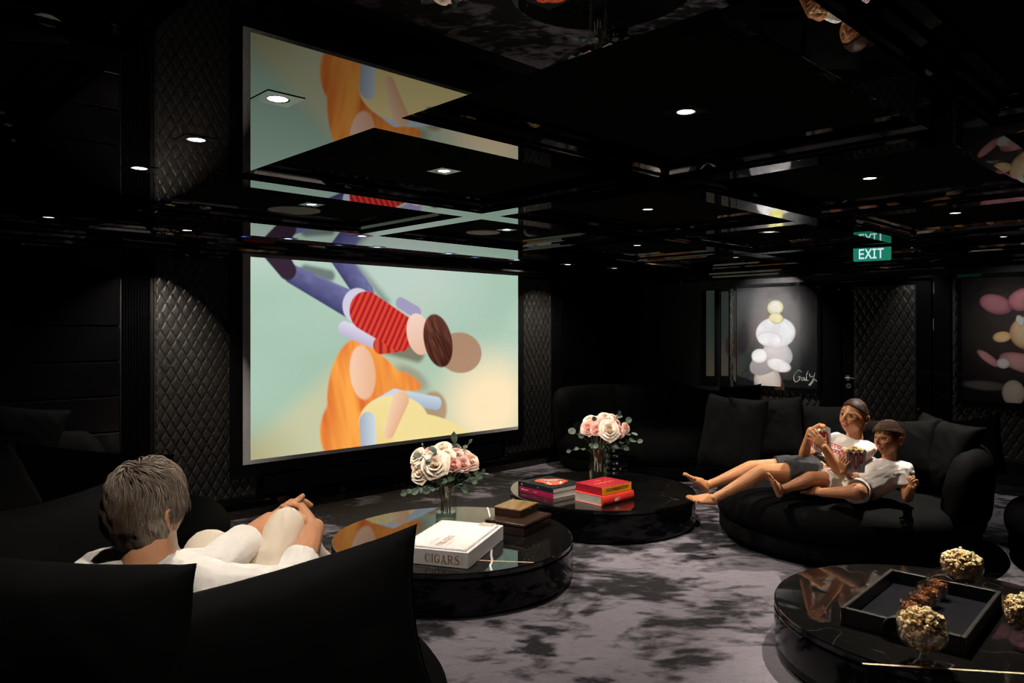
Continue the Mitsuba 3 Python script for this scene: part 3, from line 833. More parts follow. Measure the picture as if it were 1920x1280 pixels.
def petal(R, rk, hk, curl, droop, half, n=7):
    u, v = np.meshgrid(np.linspace(-1, 1, n), np.linspace(0, 1, n), indexing='ij')
    w = half * (.45 + .55 * np.sin(np.clip(v * 1.25, 0, 1) * np.pi / 2)) * u
    r = rk * (.22 + .78 * v ** .6) + curl * rk * v ** 3 * (1 + .3 * u * u)
    z = hk * v - droop * hk * v ** 4 - .22 * hk * u * u * v ** 2
    return trimesh.Trimesh(np.stack([r * np.cos(w), r * np.sin(w), z], -1).reshape(-1, 3), grid_faces(n, n), process=False)
def rose_meshes(R, open_, g):
    layers = [(2, .16, .92, -.10, 0, 1.5), (3, .32, .98, .0, .0, 1.2), (4, .50, .98, .06, .05, .98), (5, .70, .92, .22 * open_, .12, .80), (5, .88, .80, .46 * open_, .30 * open_, .74), (5, 1.0, .62, .62 * open_, .50 * open_, .70)]
    heart, outer = [lathe([(0, -.1 * R), (.35 * R, .05 * R), (.42 * R, .3 * R), (.2 * R, .7 * R), (0, .8 * R)], 10)], []
    for li, (n, rk, hk, cu, dr_, half) in enumerate(layers):
        ph = g.uniform(0, 6.3)
        for i in range(n):
            m = petal(R, rk * R * g.uniform(.93, 1.07), hk * R * g.uniform(.92, 1.08), cu, dr_, half)
            m.apply_transform(rotz(ph + i * 2 * np.pi / n + g.uniform(-.12, .12)))
            m.apply_translation((0, 0, -.05 * R - .02 * li * R))
            (outer if li >= 3 else heart).append(m)
    return cat(*heart), outer
def axis_matrix(o, d):
    z = unit(d)
    x = unit(np.cross(z, (0.31, .77, .11)))
    return frame_matrix(o, x, np.cross(z, x), z)
def leaf_mesh(L, W, bend):
    n = 6
    u, v = np.meshgrid(np.linspace(-1, 1, n), np.linspace(0, 1, n), indexing='ij')
    w = W / 2 * np.sin(np.pi * np.clip(v * .94 + .06, 0, 1)) ** .6
    return trimesh.Trimesh(np.stack([L * v, u * w, -bend * L * v ** 2 + .12 * W * np.abs(u)], -1).reshape(-1, 3), grid_faces(n, n), process=False)
leaf_plys = [mikit.ply(leaf_mesh(1, w, b), 'm_leaf', smooth=True) for w, b in ((.8, .15), (.95, .3), (.62, .35))]

def bouquet(vlabel, base, height, rv, roses, branches, where, seed):
    g = np.random.default_rng(seed)
    v = thing('vase', vlabel, 'vase')
    W = T().translate(base.tolist())
    obj('glass', lathe([(0, .001), (rv - .004, .001), (rv, .005), (rv, height), (rv - .005, height), (rv - .005, height - .012)], 40), 'm_glass', v, smooth=30, to_world=W)
    obj('foot', lathe([(0, .003), (rv - .006, .003), (rv - .004, height * .24), (0, height * .24)], 40), 'm_water', v, smooth=30, to_world=W, label='thick glass foot')
    mouth = base + (0, 0, height)
    mid = base + (0, 0, height * .62)
    for i, (px, py, t, R, col, op, lab) in enumerate(roses):
        c = at(px, py, t)
        d = unit(c - (mouth + UP * .02) + UP * .03)
        d = unit(d * .8 - FW * .45 + g.normal(0, .06, 3))
        r = thing('rose', lab, 'rose')
        he, ou = rose_meshes(R, op, g)
        M = axis_matrix(c - d * R * .35, d)
        m = {'c': 'm_petal_cream', 'p': 'm_petal_pink', 'o': 'm_petal_peach'}[col]
        obj('heart', placed(he, M), m, r, smooth=True)
        for o in ou:
            obj('petal', placed(o, M), m, r, smooth=True)
        a = g.uniform(0, 6.28)
        foot = base + (math.cos(a) * rv * .42, math.sin(a) * rv * .42, height * .26)
        wst = mid + (math.cos(a) * rv * .18, math.sin(a) * rv * .18, 0)
        p0 = c - d * R * .45
        ts = np.linspace(0, 1, 14)[:, None]
        P = (1 - ts) ** 3 * p0 + 3 * (1 - ts) ** 2 * ts * (p0 - d * .06) + 3 * (1 - ts) * ts ** 2 * (wst + UP * .05) + ts ** 3 * foot
        obj('stem', tube(P, .0048, 6), 'm_stem_pale', r, smooth=True, label='pale green stem')
    for i, (px, py, t, n, L, lab) in enumerate(branches):
        tip = at(px, py, t)
        b = thing('eucalyptus_branch', lab, 'foliage')
        ts = np.linspace(0, 1, 14)[:, None]
        ctrl = mouth + (tip - mouth) * .35 + UP * .05
        P = (1 - ts) ** 2 * mid + 2 * (1 - ts) * ts * ctrl + ts ** 2 * tip
        obj('stem', tube(P, np.linspace(.003, .0015, 14), 5), 'm_stem', b, smooth=True)
        for q in range(n):
            k = 1 - q / max(n, 1) * .62
            ii = min(13, int(round(k * 13)))
            c = P[ii]
            td = unit(P[min(ii + 1, 13)] - P[ii - 1])
            sd = unit(np.cross(td, UP + g.normal(0, .3, 3)))
            s = (-1) ** q
            d = unit(td * (.7 if q else 1.6) + sd * s * .9 + g.normal(0, .2, 3))
            nn = unit(g.normal(0, .5, 3) - FW * .9 + UP * .5)
            y = unit(np.cross(nn, d))
            M = frame_matrix(c, d, y, np.cross(d, y))
            sz = L * g.uniform(.95, 1.4)
            obj('leaf', leaf_plys[int(g.integers(3))], None, b, to_world=T((M @ np.diag([sz, sz, sz, 1])).tolist()))
    return v
V1 = at_z(836, 975, ZT + .001)
d1 = 4.80
bouquet('clear glass cylinder vase on the table nearest the screen, behind the white cigar box', V1, .235, .069, [
    (816, 869, d1 - .10, .054, 'c', 1.2, 'largest cream rose in the middle of the bouquet before the screen'),
    (788, 884, d1 - .06, .046, 'c', 1.1, 'lowest cream rose at the left of the bouquet before the screen'),
    (838, 855, d1 - .05, .040, 'c', .9, 'cream rose with yellow heart, right above the largest rose before the screen'),
    (851, 871, d1 - .08, .040, 'p', .3, 'half-closed pink rose right of the largest cream rose before the screen'),
    (868, 870, d1 - .05, .042, 'p', .8, 'dusky pink rose at the lower right of the bouquet before the screen'),
    (882, 864, d1 + .01, .042, 'o', .9, 'outermost right pale pink rose of the bouquet before the screen'),
    (804, 847, d1 + .02, .038, 'o', .8, 'peach rose upper left in the bouquet before the screen'),
    (829, 839, d1 + .03, .042, 'c', .9, 'topmost cream rose of the bouquet before the screen'),
    (856, 850, d1 + .0, .036, 'o', .7, 'peach rose under the big top leaf of the bouquet before the screen'),
    (781, 853, d1 + .04, .038, 'c', .9, 'pale rose at the upper left edge of the bouquet before the screen'),
    (779, 870, d1 + .02, .034, 'o', .6, 'small peach rose at the left edge of the bouquet before the screen'),
    (871, 852, d1 + .05, .038, 'o', .9, 'pale peach rose at the upper right of the bouquet before the screen'),
    (851, 838, d1 + .07, .034, 'o', .6, 'peach rose behind the big top leaf of the bouquet before the screen'),
    (806, 858, d1 + .10, .036, 'c', .8, 'cream rose at the back of the bouquet before the screen, hardly showing')],
    [(853, 829, d1 + .02, 3, .056, 'big round eucalyptus leaves on top of the bouquet before the screen'), (880, 830, d1 + .05, 5, .028, 'narrow leaf sprig standing up at the top right of the bouquet before the screen'),
     (765, 922, d1 - .05, 9, .042, 'hanging eucalyptus branch at the far lower left of the bouquet before the screen'), (784, 918, d1 - .12, 9, .044, 'hanging eucalyptus branch under the lowest cream rose before the screen'),
     (806, 918, d1 - .12, 9, .042, 'hanging leaves left of the vase mouth before the screen'), (908, 888, d1, 8, .040, 'branch reaching out to the far right of the bouquet before the screen'),
     (886, 900, d1 - .05, 9, .042, 'hanging leaves at the right of the bouquet before the screen'), (868, 918, d1 - .10, 9, .042, 'hanging leaves right of the vase mouth before the screen'),
     (790, 854, d1 - .10, 4, .046, 'dark leaves between the roses at the upper left, before the screen'), (818, 848, d1 - .08, 3, .044, 'dark leaf among the upper roses before the screen'), (838, 900, d1 - .12, 8, .038, 'leaves under the roses above the vase mouth before the screen'), (793, 835, d1 + .05, 2, .022, 'thin upright leaf at the top left of the bouquet before the screen')], 'before the screen', 21)
V2 = at_z(1121, 897, ZT + .001)
d2 = 6.12
bouquet('clear glass cylinder vase on the middle table, behind the red books', V2, .25, .07, [
    (1142.5, 806, d2 - .12, .052, 'c', 1.2, 'largest cream rose of the bouquet behind the red books'),
    (1130, 794, d2 - .06, .042, 'p', .9, 'pink rose in the middle of the bouquet behind the red books'),
    (1136, 784, d2 + .0, .046, 'c', 1.0, 'cream rose on top of the bouquet behind the red books'),
    (1103, 802, d2 - .06, .044, 'p', .9, 'salmon pink rose at the left of the bouquet behind the red books'),
    (1118.5, 806, d2 - .10, .042, 'p', .3, 'half-closed pink rose left of the largest cream one behind the red books'),
    (1106, 788, d2 + .02, .040, 'c', .8, 'white rose at the upper left of the bouquet behind the red books'),
    (1160, 809, d2 - .06, .042, 'p', .7, 'deep pink rose at the right of the bouquet behind the red books'),
    (1155, 790, d2 + .02, .030, 'p', .8, 'small pink rose at the upper right of the bouquet behind the red books'),
    (1149, 781, d2 + .06, .028, 'o', .6, 'small peach bud on top of the bouquet behind the red books'),
    (1174, 801, d2 + .0, .030, 'o', .8, 'peach blossom at the right edge of the bouquet behind the red books'),
    (1119, 785, d2 + .04, .030, 'o', .5, 'pointed peach bud at the top left of the bouquet behind the red books')],
    [(1078, 812, d2, 4, .055, 'round pale eucalyptus leaves at the far left of the bouquet behind the red books'), (1196, 827, d2 - .05, 5, .050, 'long leaf reaching out to the far right of the bouquet behind the red books'),
     (1070, 845, d2 - .08, 5, .038, 'thin sprig with pale leaves at the lower left of the bouquet behind the red books'), (1184, 812, d2, 5, .048, 'leaves at the right of the bouquet behind the red books'),
     (1160, 780, d2 + .04, 6, .046, 'dark leaves on top of the bouquet behind the red books'), (1174, 790, d2 + .04, 6, .046, 'dark leaves at the top right of the bouquet behind the red books'), (1116, 788, d2 - .04, 4, .034, 'dark leaf between the upper left roses behind the red books'),
     (1150, 838, d2 - .12, 9, .044, 'hanging leaves right of the vase mouth behind the red books'), (1112, 836, d2 - .12, 9, .044, 'hanging leaves over the vase mouth behind the red books'), (1172, 840, d2 - .04, 8, .046, 'reddish hanging leaves at the lower right of the bouquet behind the red books')], 'behind the red books', 22)
# ribbed dark pot behind the second bouquet
pr_ = [(0, .02)] + [(.105 + .008 * math.sin(i * 1.9), .02 + .017 * i) for i in range(30)] + [(.098, .535), (.0, .53)]
pp_ = at_z(1156, 918, 0)
k = obj('ribbed_stool', lathe(pr_, 48), 'm_lacquer_soft', smooth=40, to_world=T().translate([pp_[0], pp_[1], 0]))
tag(k, 'dark ribbed round stool behind the middle table, under the second bouquet', 'stool')

# ------------------------------------------------------------------ boxes and books
def oriented(A, Lp, Rp, zt):
    """Frame with its origin at the front corner A, x towards the right corner, y towards the left corner, from pixels on the plane z = zt."""
    a, l, r = at_z(*A, zt), at_z(*Lp, zt), at_z(*Rp, zt)
    u, v = r - a, l - a
    lu, lv = np.linalg.norm(u), np.linalg.norm(v)
    th = math.atan2(u[1], u[0])
    th2 = math.atan2(v[1], v[0]) - math.pi / 2
    dth = (th2 - th + math.pi) % (2 * math.pi) - math.pi
    th += dth * lv / (lu + lv)
    return a[:2], np.array([math.cos(th), math.sin(th)]), lu, lv
def block_frame(a, ux, z):
    return frame_matrix((a[0], a[1], z), (ux[0], ux[1], 0), (-ux[1], ux[0], 0), (0, 0, 1))
def flat_text(s, h, w=None, depth=.0008, bold=True):
    m = meshkit.text_mesh(s, h, depth, bold)
    m.apply_translation((-m.bounds[0][0], -m.bounds[0][1], 0))
    if w:
        m.apply_scale((w / m.bounds[1][0], 1, 1))
    return m
# Matrices that lay lettering (x along the text, y up, z out) on the faces of a block
def on_top(x, y, z, ang=0.0):
    return trans(x, y, z) @ rotz(ang)
def on_front(x, z, y=0.0):         # face y = 0 looks towards -y: text runs along +x
    return trans(x, y, z) @ frame_matrix((0, 0, 0), (1, 0, 0), (0, 0, 1), (0, -1, 0))
def on_left(y, z, x=0.0):          # face x = 0 looks towards -x: text runs along -y
    return trans(x, y, z) @ frame_matrix((0, 0, 0), (0, -1, 0), (0, 0, 1), (-1, 0, 0))

mat('m_white_lacquer', pri((.78, .76, .74), .35, .4))
mat('m_gold', pri((.40, .22, .08), .4, .5, metallic=.3))
def wood(c0, c1, ax):
    def f(p, n, uv):
        q = (p.x * ax[0] + p.y * ax[1])
        w = fbm((p.x * -ax[1] + p.y * ax[0]) * 60, q * 5, p.z * 60, 3)
        return mix(c0, c1, w)
    return proc(f)
mat('m_wood_light', pri(wood((.085, .042, .010), (.22, .12, .028), (.8, .6)), .3, .5, clearcoat=.6))
mat('m_wood_dark', pri(wood((.014, .006, .003), (.026, .011, .005), (.8, .6)), .3, .5, clearcoat=.4))
mat('m_wood_black', pri(wood((.006, .003, .002), (.016, .007, .004), (.8, .6)), .3, .5, clearcoat=.4))

# serif capitals of the cigar box, drawn as outlines (unit height)
def serif(ch):
    B = sg.box
    thin, thick, sf = .05, .17, .05
    def stem(x, w=thick):
        return so.unary_union([B(x, 0, x + w, 1), B(x - .07, 0, x + w + .07, sf), B(x - .07, 1 - sf, x + w + .07, 1)])
    def ring(cx, rx, inner_shift):
        o = sa.scale(sg.Point(0, 0).buffer(1, 24), rx, .52)
        i = sa.scale(sg.Point(0, 0).buffer(1, 24), rx - .13, .47)
        return sa.translate(o, cx, .5).difference(sa.translate(i, cx + inner_shift, .5))
    if ch == 'I':
        return stem(.08), .40
    if ch in 'CG':
        r = ring(.42, .42, .05).difference(B(.60, .33, 1.2, .70))
        r = r.union(B(.70, .66, .75, .98))
        if ch == 'G':
            r = r.union(so.unary_union([B(.60, .04, .77, .42), B(.53, .38, .84, .43)]))
        else:
            r = r.union(B(.70, .14, .74, .33))
        return r, .92
    if ch == 'A':
        l = sg.Polygon([(.10, 0), (.16, 0), (.50, 1), (.43, 1)])
        r = sg.Polygon([(.64, 0), (.83, 0), (.52, 1), (.40, 1)])
        return so.unary_union([l, r, B(.24, .30, .68, .35), B(0, 0, .27, sf), B(.56, 0, .92, sf)]), .98
    if ch == 'R':
        b = sa.scale(sg.Point(0, 0).buffer(1, 20), .34, .265)
        bi = sa.scale(sg.Point(0, 0).buffer(1, 20), .18, .215)
        bowl = so.unary_union([sa.translate(b, .42, .735), B(.2, .47, .42, 1)]).difference(so.unary_union([sa.translate(bi, .42, .735), B(.2, .52, .42, .95)]))
        leg = sg.Polygon([(.36, .49), (.52, .49), (.82, .05), (.9, .05), (.9, 0), (.66, 0)])
        return so.unary_union([stem(.08), bowl, leg]), .96
    if ch == 'S':
        from scipy.interpolate import CubicSpline
        q = np.array([(.66, .76), (.58, .91), (.42, .965), (.22, .90), (.14, .76), (.21, .62), (.43, .51), (.62, .40), (.69, .25), (.61, .10), (.42, .035), (.22, .09), (.10, .24)])
        cs = CubicSpline(np.linspace(0, 1, len(q)), q)
        t = np.linspace(0, 1, 40)
        x, y = cs(t).T
        parts = [sg.LineString(np.stack([x, y], 1)[i:i + 2]).buffer(.022 + .07 * math.sin(np.pi * (i + .5) / 39) ** 3) for i in range(39)]
        return so.unary_union(parts + [B(.63, .70, .67, .98), B(.09, .02, .13, .30)]).intersection(B(0, 0, 1, 1)), .80
def serif_text(s, h, w, depth=.0008):
    x, gs = 0, []
    for ch in s:
        g, adv = serif(ch)
        gs.append(sa.translate(g, x, 0))
        x += adv + .04
    u = sa.scale(so.unary_union(gs), w / x, h, origin=(0, 0))
    return extrude(u, 0, depth)

zt = ZT + .093
aC = at_z(878, 1034, zt)[:2]
bC = at_z(916.7, 980, zt)[:2]
fC = at_z(766, 1023, zt)[:2]
ux = unit(aC - fC)
dl = np.linalg.norm(bC - aC)
uy = np.array([-ux[1], ux[0]])
CW, CD = .40, float(abs((bC - aC) @ uy))
cb = thing('cigar_box', 'large white box lettered CIGARS on the table before the man', 'box')
MC = block_frame(aC - ux * CW, ux, ZT)
obj('body', placed(box(0, CW, 0, CD, .0005, .087, .003), MC), 'm_white_lacquer', cb)
obj('lid', placed(box(.018, CW - .018, .014, CD - .014, .087, .093, .002), MC), 'm_white_lacquer', cb)
gl = sg.box(.024, .02, CW - .024, CD - .02)
obj('gold_line', placed(extrude(gl.difference(gl.buffer(-.0022)), .093, .0938), MC), 'm_gold', cb)
obj('front_lettering', placed(serif_text('CIGARS', .044, .200), MC @ on_front(CW - .247, .020, -.0002)), 'm_gold', cb + '__body', label='gold letters CIGARS on the front side')
obj('small_print', placed(cat(*[box(0, .0022, i * .0042, i * .0042 + .0025, 0, .0006) for i in range(10)]), MC @ on_front(CW - .036, .022, -.0002)), 'm_gold', cb)
obj('lid_lettering', placed(serif_text('CIGARS', .040, .20), MC @ on_top(CW - .175, .055, .0932, math.pi / 2)), 'm_gold', cb + '__lid', label='gold letters CIGARS on the lid')
mat('m_print', pri((.60, .52, .42), .5, .3))
obj('lid_small_print', placed(cat(*[box(x, x + .003, .06 + .02 * (i % 2), .18 + .03 * ((i + 1) % 2), .0932, .0937) for i, x in enumerate((CW - .252, CW - .243, CW - .155, CW - .146))]), MC), 'm_print', cb)
mat('m_seal', pri(proc(lambda p, n, uv: mix((.30, .26, .19), (.62, .56, .45), noise(p.x * 260, p.y * 260, 1.0))), .6, .2))
obj('paper_seal', placed(box(CW - .135, CW - .045, CD - .075, CD - .004, .0932, .0945), MC), 'm_seal', cb, label='printed paper seal on the lid corner')

def wood_box(label, A, Lp, Rp, zt, z0, mbody, mlid, lidh, rnd, name):
    a, ux, lu, lv = oriented(A, Lp, Rp, zt)
    t = thing(name, label, 'box')
    M = block_frame(a, ux, z0)
    h = zt - z0
    obj('body', placed(box(.004, lu - .004, .004, lv - .004, .0005, h - lidh, .003), M), mbody, t)
    m = rbox(lu, lv, lidh, rnd)
    m.apply_translation((lu / 2, lv / 2, h - lidh / 2))
    obj('lid', placed(m, M), mlid, t, smooth=40)
    return t, M, lu, lv, h
t, M, lu, lv, h = wood_box('dark wooden box with overhanging rounded lid, under the small wooden box', (984, 984), (914, 970), (1027, 960), ZT + .075, ZT, 'm_wood_black', 'm_wood_dark', .024, .009, 'humidor_box')
t, M, lu, lv, h = wood_box('small wooden box with golden-brown top, lying on the dark wooden box', (977, 956), (927, 948.5), (1007.5, 941), ZT + .129, ZT + .075, 'm_wood_dark', 'm_wood_light', .010, .002, 'wooden_box')
obj('clasp', placed(cat(rbox(.016, .006, .012, .0025), trimesh.creation.cylinder(.0035, .009, sections=10)), M @ trans(lu * .5, -.001, h - .012)), 'm_brass', t, label='small brass clasp')

def book(label, A, Lp, Rp, zt, z0, cover, spine, side, pages='m_pages', thick=.0032, name='book', rnd=False, zf=None):
    """side: 'x' = spine on the face x = 0 (left), 'y' = spine on the face y = 0 (front right)."""
    a, ux, lu, lv = oriented(A, Lp, Rp, zf or zt)
    t = thing(name, label, 'book')
    M = block_frame(a, ux, z0 + .0004)
    h = zt - z0 - .0006
    e = .004
    obj('cover', placed(cat(box(0, lu, 0, lv, 0, thick, .001), box(0, lu, 0, lv, h - thick, h, .001)), M), cover, t)
    if side == 'x':
        obj('spine', placed(box(-.002, thick, 0, lv, 0, h, .001), M), spine, t)
        pg_ = box(thick, lu - e, e, lv - e, thick, h - thick)
    else:
        sp = box(0, lu, -.002, thick, 0, h, .001)
        if rnd:
            n = 14
            th = np.linspace(-np.pi / 2, np.pi / 2, n)
            pol = sg.Polygon([(-.016 * math.cos(q), h / 2 + h / 2 * math.sin(q)) for q in th] + [(thick, h), (thick, 0)])
            sp = trimesh.creation.extrude_polygon(pol, lu, engine='earcut')
            sp.apply_transform(frame_matrix((0, 0, 0), (0, 1, 0), (0, 0, 1), (1, 0, 0)))
            sp.fix_normals()
        obj('spine', placed(sp, M), spine, t)
        pg_ = box(e, lu - e, thick, lv - e, thick, h - thick)
    obj('pages', placed(pg_, M), pages, t, label='page edges')
    return t, M, lu, lv, h
mat('m_pages', pri(proc(lambda p, n, uv: mix((.34, .31, .27), (.62, .58, .52), noise(p.x * 8, p.y * 8, p.z * 900))), .7, .2))
mat('m_pages_dark', pri(proc(lambda p, n, uv: mix((.20, .18, .155), (.36, .33, .29), noise(p.x * 8, p.y * 8, p.z * 900))), .7, .2))
mat('m_black_book', pri((.012, .014, .015), .35, .4))
mat('m_magenta', pri((.34, .012, .075), .4, .4))
mat('m_red', pri((.70, .045, .03), .35, .4))
mat('m_wine', pri((.26, .010, .022), .35, .4))
mat('m_orange', pri((.80, .30, .015), .4, .4))
mat('m_paperwhite', pri((.8, .78, .76), .5, .3))
mat('m_ink', pri((.06, .02, .012), .5, .3))
A0, A1, A2 = (1037, 915.5), (982, 900), (1085, 902.5)
za = ZT + .078
t, M, lu, lv, h = book('thick book with magenta spine under the black book on the middle table', A0, A1, A2, ZT + .040, ZT, 'm_paperwhite', 'm_magenta', 'x', zf=za)
obj('lettering', placed(cat(*[box(x, x + w, 0, hh, 0, .0006) for x, w, hh in ((.015, .03, .008), (.05, .045, .005), (.15, .04, .004))]), M @ on_left(lv - .01, .018, -.0022)), 'm_print', t, label='small pale print on the spine')
t, M, lu, lv, h = book('black book with a red lips and tongue emblem on its cover', A0, A1, A2, za, ZT + .040, 'm_black_book', 'm_black_book', 'x')
# lips-and-tongue emblem, flat on the cover
lip = sg.Polygon([(.00, .62), (.10, .86), (.26, .97), (.40, .90), (.50, .95), (.66, .98), (.86, .88), (1.0, .66), (.98, .50), (.90, .62), (.90, .38), (.80, .15), (.62, .02), (.46, .02), (.34, .14), (.28, .34), (.16, .42), (.04, .50)]).buffer(.03).buffer(-.03)
mouth = sg.Polygon([(.12, .66), (.30, .76), (.48, .74), (.70, .78), (.88, .66), (.80, .60), (.62, .66), (.42, .62), (.26, .66)])
teeth = sg.Polygon([(.18, .68), (.32, .75), (.48, .73), (.66, .77), (.80, .70), (.66, .69), (.46, .66), (.30, .68)])
shine = so.unary_union([sg.LineString([(.50, .10), (.42, .22), (.40, .38)]).buffer(.025), sg.LineString([(.74, .24), (.80, .40), (.78, .52)]).buffer(.028)])
S = min(lu, lv) * .80
ME_ = M @ trans(lu * .5, lv * .5, h) @ rotz(-math.pi / 4) @ trans(-S * .5, -S * .48, 0)
def emb(g, z):
    m = extrude(sa.scale(g, S, S * .95, origin=(0, 0)), z, z + .0006)
    return placed(m, ME_ @ trans(S * .0, 0, 0))
mat('m_tongue', pri((.80, .10, .045), .4, .4))
obj('emblem', emb(lip, 0), 'm_tongue', t, label='red lips and tongue emblem')
obj('emblem_mouth', emb(mouth, .0007), 'm_black_book', t + '__emblem')
obj('emblem_teeth', emb(so.unary_union([teeth, shine]), .0014), 'm_paperwhite', t + '__emblem', label='white teeth and shine of the emblem')
obj('spine_emblem', placed(cat(*[placed(trimesh.creation.cylinder(r_, .0008, sections=16), trans(x, 0, 0)) for x, r_ in ((.02, .008), (.20, .006))]), M @ on_left(lv - .01, h / 2, -.0024)), 'm_tongue', t)
B0, B1, B2 = (1127.5, 931), (1083, 919), (1179, 916)
zb = ZT + .070
t, M, lu, lv, h = book('thick bright red book with white word ART on its rounded spine, under the wine-red one', B0, B1, B2, zb, ZT, 'm_red', 'm_red', 'y', pages='m_pages', rnd=True)
tx = flat_text('ART', .022, .058)
obj('lettering', placed(tx, M @ on_front(lu * .36, h * .30, -.0172)), 'm_paperwhite', t, label='white letters ART')
C0, C1, C2 = (1128.5, 914.5), (1086, 903), (1177, 901.5)
zc_ = ZT + .128
a, ux, lu, lv = oriented(C0, C1, C2, zc_)
t = thing('slipcase_book', 'wine-red boxed book with orange spine lettered GOMBRICH, on the bright red book', 'book')
M = block_frame(a, ux, zb + .0006)
h = zc_ - zb
obj('slipcase', placed(box(0, lu, 0, lv, 0, h, .0012), M), 'm_wine', t)
obj('spine', placed(box(.002, lu - .002, -.0022, .002, .002, h - .002, .001), M), 'm_orange', t, label='orange spine')
obj('lettering', placed(flat_text('GOMBRICH', .022, lu * .74), M @ on_front(lu * .13, h * .34, -.0026)), 'm_ink', t, label='dark letters on the orange spine')
sq = []
for q0, q1, ph in ((.16, .80, 0), (.42, .58, 1.5)):
    xs_ = np.linspace(q0, q1, 60) * lu
    yy = lv * ((.46 if ph == 0 else .72) + .05 * np.sin(xs_ * 190 + ph) * np.cos(xs_ * 77)) 
    sq.append(sg.LineString(np.stack([xs_, yy], 1)).buffer(.0022))
mat('m_gold_bright', pri((.85, .42, .05), .4, .5))
obj('cover_script', placed(extrude(so.unary_union(sq), h, h + .0006), M), 'm_gold_bright', t, label='golden handwriting on the cover')

# ------------------------------------------------------------------ tray, jars, popcorn
zt = ZT + .074
a, ux, lu, lv = oriented((1812, 1194.7), (1580.3, 1133.8), (1865.8, 1105.3), zt)
ty = thing('tray', 'square black leather tray with raised rim on the table at the lower right', 'tray')
M = block_frame(a, ux, ZT)
mat('m_trayfloor', pri((.0022, .0025, .004), .8, .06))
wl = .018
obj('floor', placed(box(wl, lu - wl, wl, lv - wl, .0008, .012), M), 'm_trayfloor', ty, label='dark cloth floor of the tray')
for (x0, x1, y0, y1) in ((0, lu, 0, wl), (0, lu, lv - wl, lv), (0, wl, wl, lv - wl), (lu - wl, lu, wl, lv - wl)):
    obj('side', placed(box(x0, x1, y0, y1, .0008, .074, .003), M), 'm_leather', ty)
def handle_arch(x, s):
    th = np.linspace(0, np.pi, 15)
    P = np.stack([np.full(15, x), lv / 2 - .062 * np.cos(th), .030 + .060 * np.sin(th)], 1)
    m = cat(*[tube(P + (o, 0, 0), .006, 8) for o in (-.012, -.006, 0, .006, .012)])
    return m
for x in (-.006, lu + .006):
    obj('handle', placed(handle_arch(x, 1), M), 'm_leather', ty, smooth=True, label='padded leather handle loop')

def kernel_variants(seed, n=6):
    out = []
    for i in range(n):
        s = trimesh.creation.icosphere(2, 1)
        v = s.vertices
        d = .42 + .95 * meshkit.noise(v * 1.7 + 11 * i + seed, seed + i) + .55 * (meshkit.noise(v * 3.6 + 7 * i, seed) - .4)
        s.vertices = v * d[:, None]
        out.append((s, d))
    return out
KV = kernel_variants(3)
mat('m_popcorn', pri({'type': 'mesh_attribute', 'name': 'vertex_color'}, .6, .25))
def heap(pts, size, g, c_lo, c_hi, flat=False):
    V, F, Cc, k = [], [], [], 0
    for p in pts:
        s, d = KV[int(g.integers(len(KV)))]
        R = trimesh.transformations.random_rotation_matrix(g.random(3))[:3, :3]
        sz = size * g.uniform(.8, 1.2)
        V.append((s.vertices @ R.T) * sz + p)
        F.append(s.faces + k)
        k += len(s.vertices)
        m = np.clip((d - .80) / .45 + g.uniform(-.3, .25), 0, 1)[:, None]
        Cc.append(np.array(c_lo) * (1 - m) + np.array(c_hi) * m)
    return trimesh.Trimesh(np.vstack(V), np.vstack(F), process=False), np.vstack(Cc)
def popcorn_bowl(label, c, rr, seed):
    g = np.random.default_rng(seed)
    t = thing('popcorn_bowl', label, 'bowl')
    W = T().translate(c.tolist())
    prof = [(0, .0006), (.046, .0006), (.047, .006), (.030, .014), (.021, .022), (.020, .040), (.026, .052), (.055, .062), (rr - .012, .085), (rr - .002, .115), (rr, .150), (rr - .003, .172)]
    obj('foot', lathe(prof[:7] + [(.0, .055)], 48), 'm_glass_thick', t, smooth=40, to_world=W, label='thick glass foot')
    obj('glass', lathe(prof[6:], 48), 'm_glass', t, smooth=40, to_world=W, label='clear glass bowl on a short foot')
    pts = []
    while len(pts) < 430:
        x, y = g.uniform(-rr, rr, 2)
        r = math.hypot(x, y)
        z = g.uniform(.07, .215)
        top = .150 + .055 * (1 - (r / rr) ** 2) + .006 * math.sin(x * 90) * math.cos(y * 90)
        lim = (rr - .013) if z > .12 else (.045 + (rr - .058) * ((z - .066) / .054) ** .7)
        if r < lim and z < top and (r > lim - .028 or z > top - .028):
            pts.append((x, y, z))
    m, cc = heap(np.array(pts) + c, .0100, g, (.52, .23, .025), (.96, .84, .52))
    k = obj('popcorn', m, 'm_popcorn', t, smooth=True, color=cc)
    labels[k] = {'label': 'heap of golden white popcorn', 'kind': 'stuff'}
    return t
popcorn_bowl('glass footed bowl of popcorn in front of the tray, nearest to the camera', at_z(1729, 1243, ZT), .090, 31)
popcorn_bowl('glass footed bowl of popcorn behind the tray, at the far edge of the table', at_z(1803, 1112, ZT), .092, 32)
popcorn_bowl('glass footed bowl of popcorn cut off by the right picture edge', at_z(1930, 1212, ZT), .090, 33)
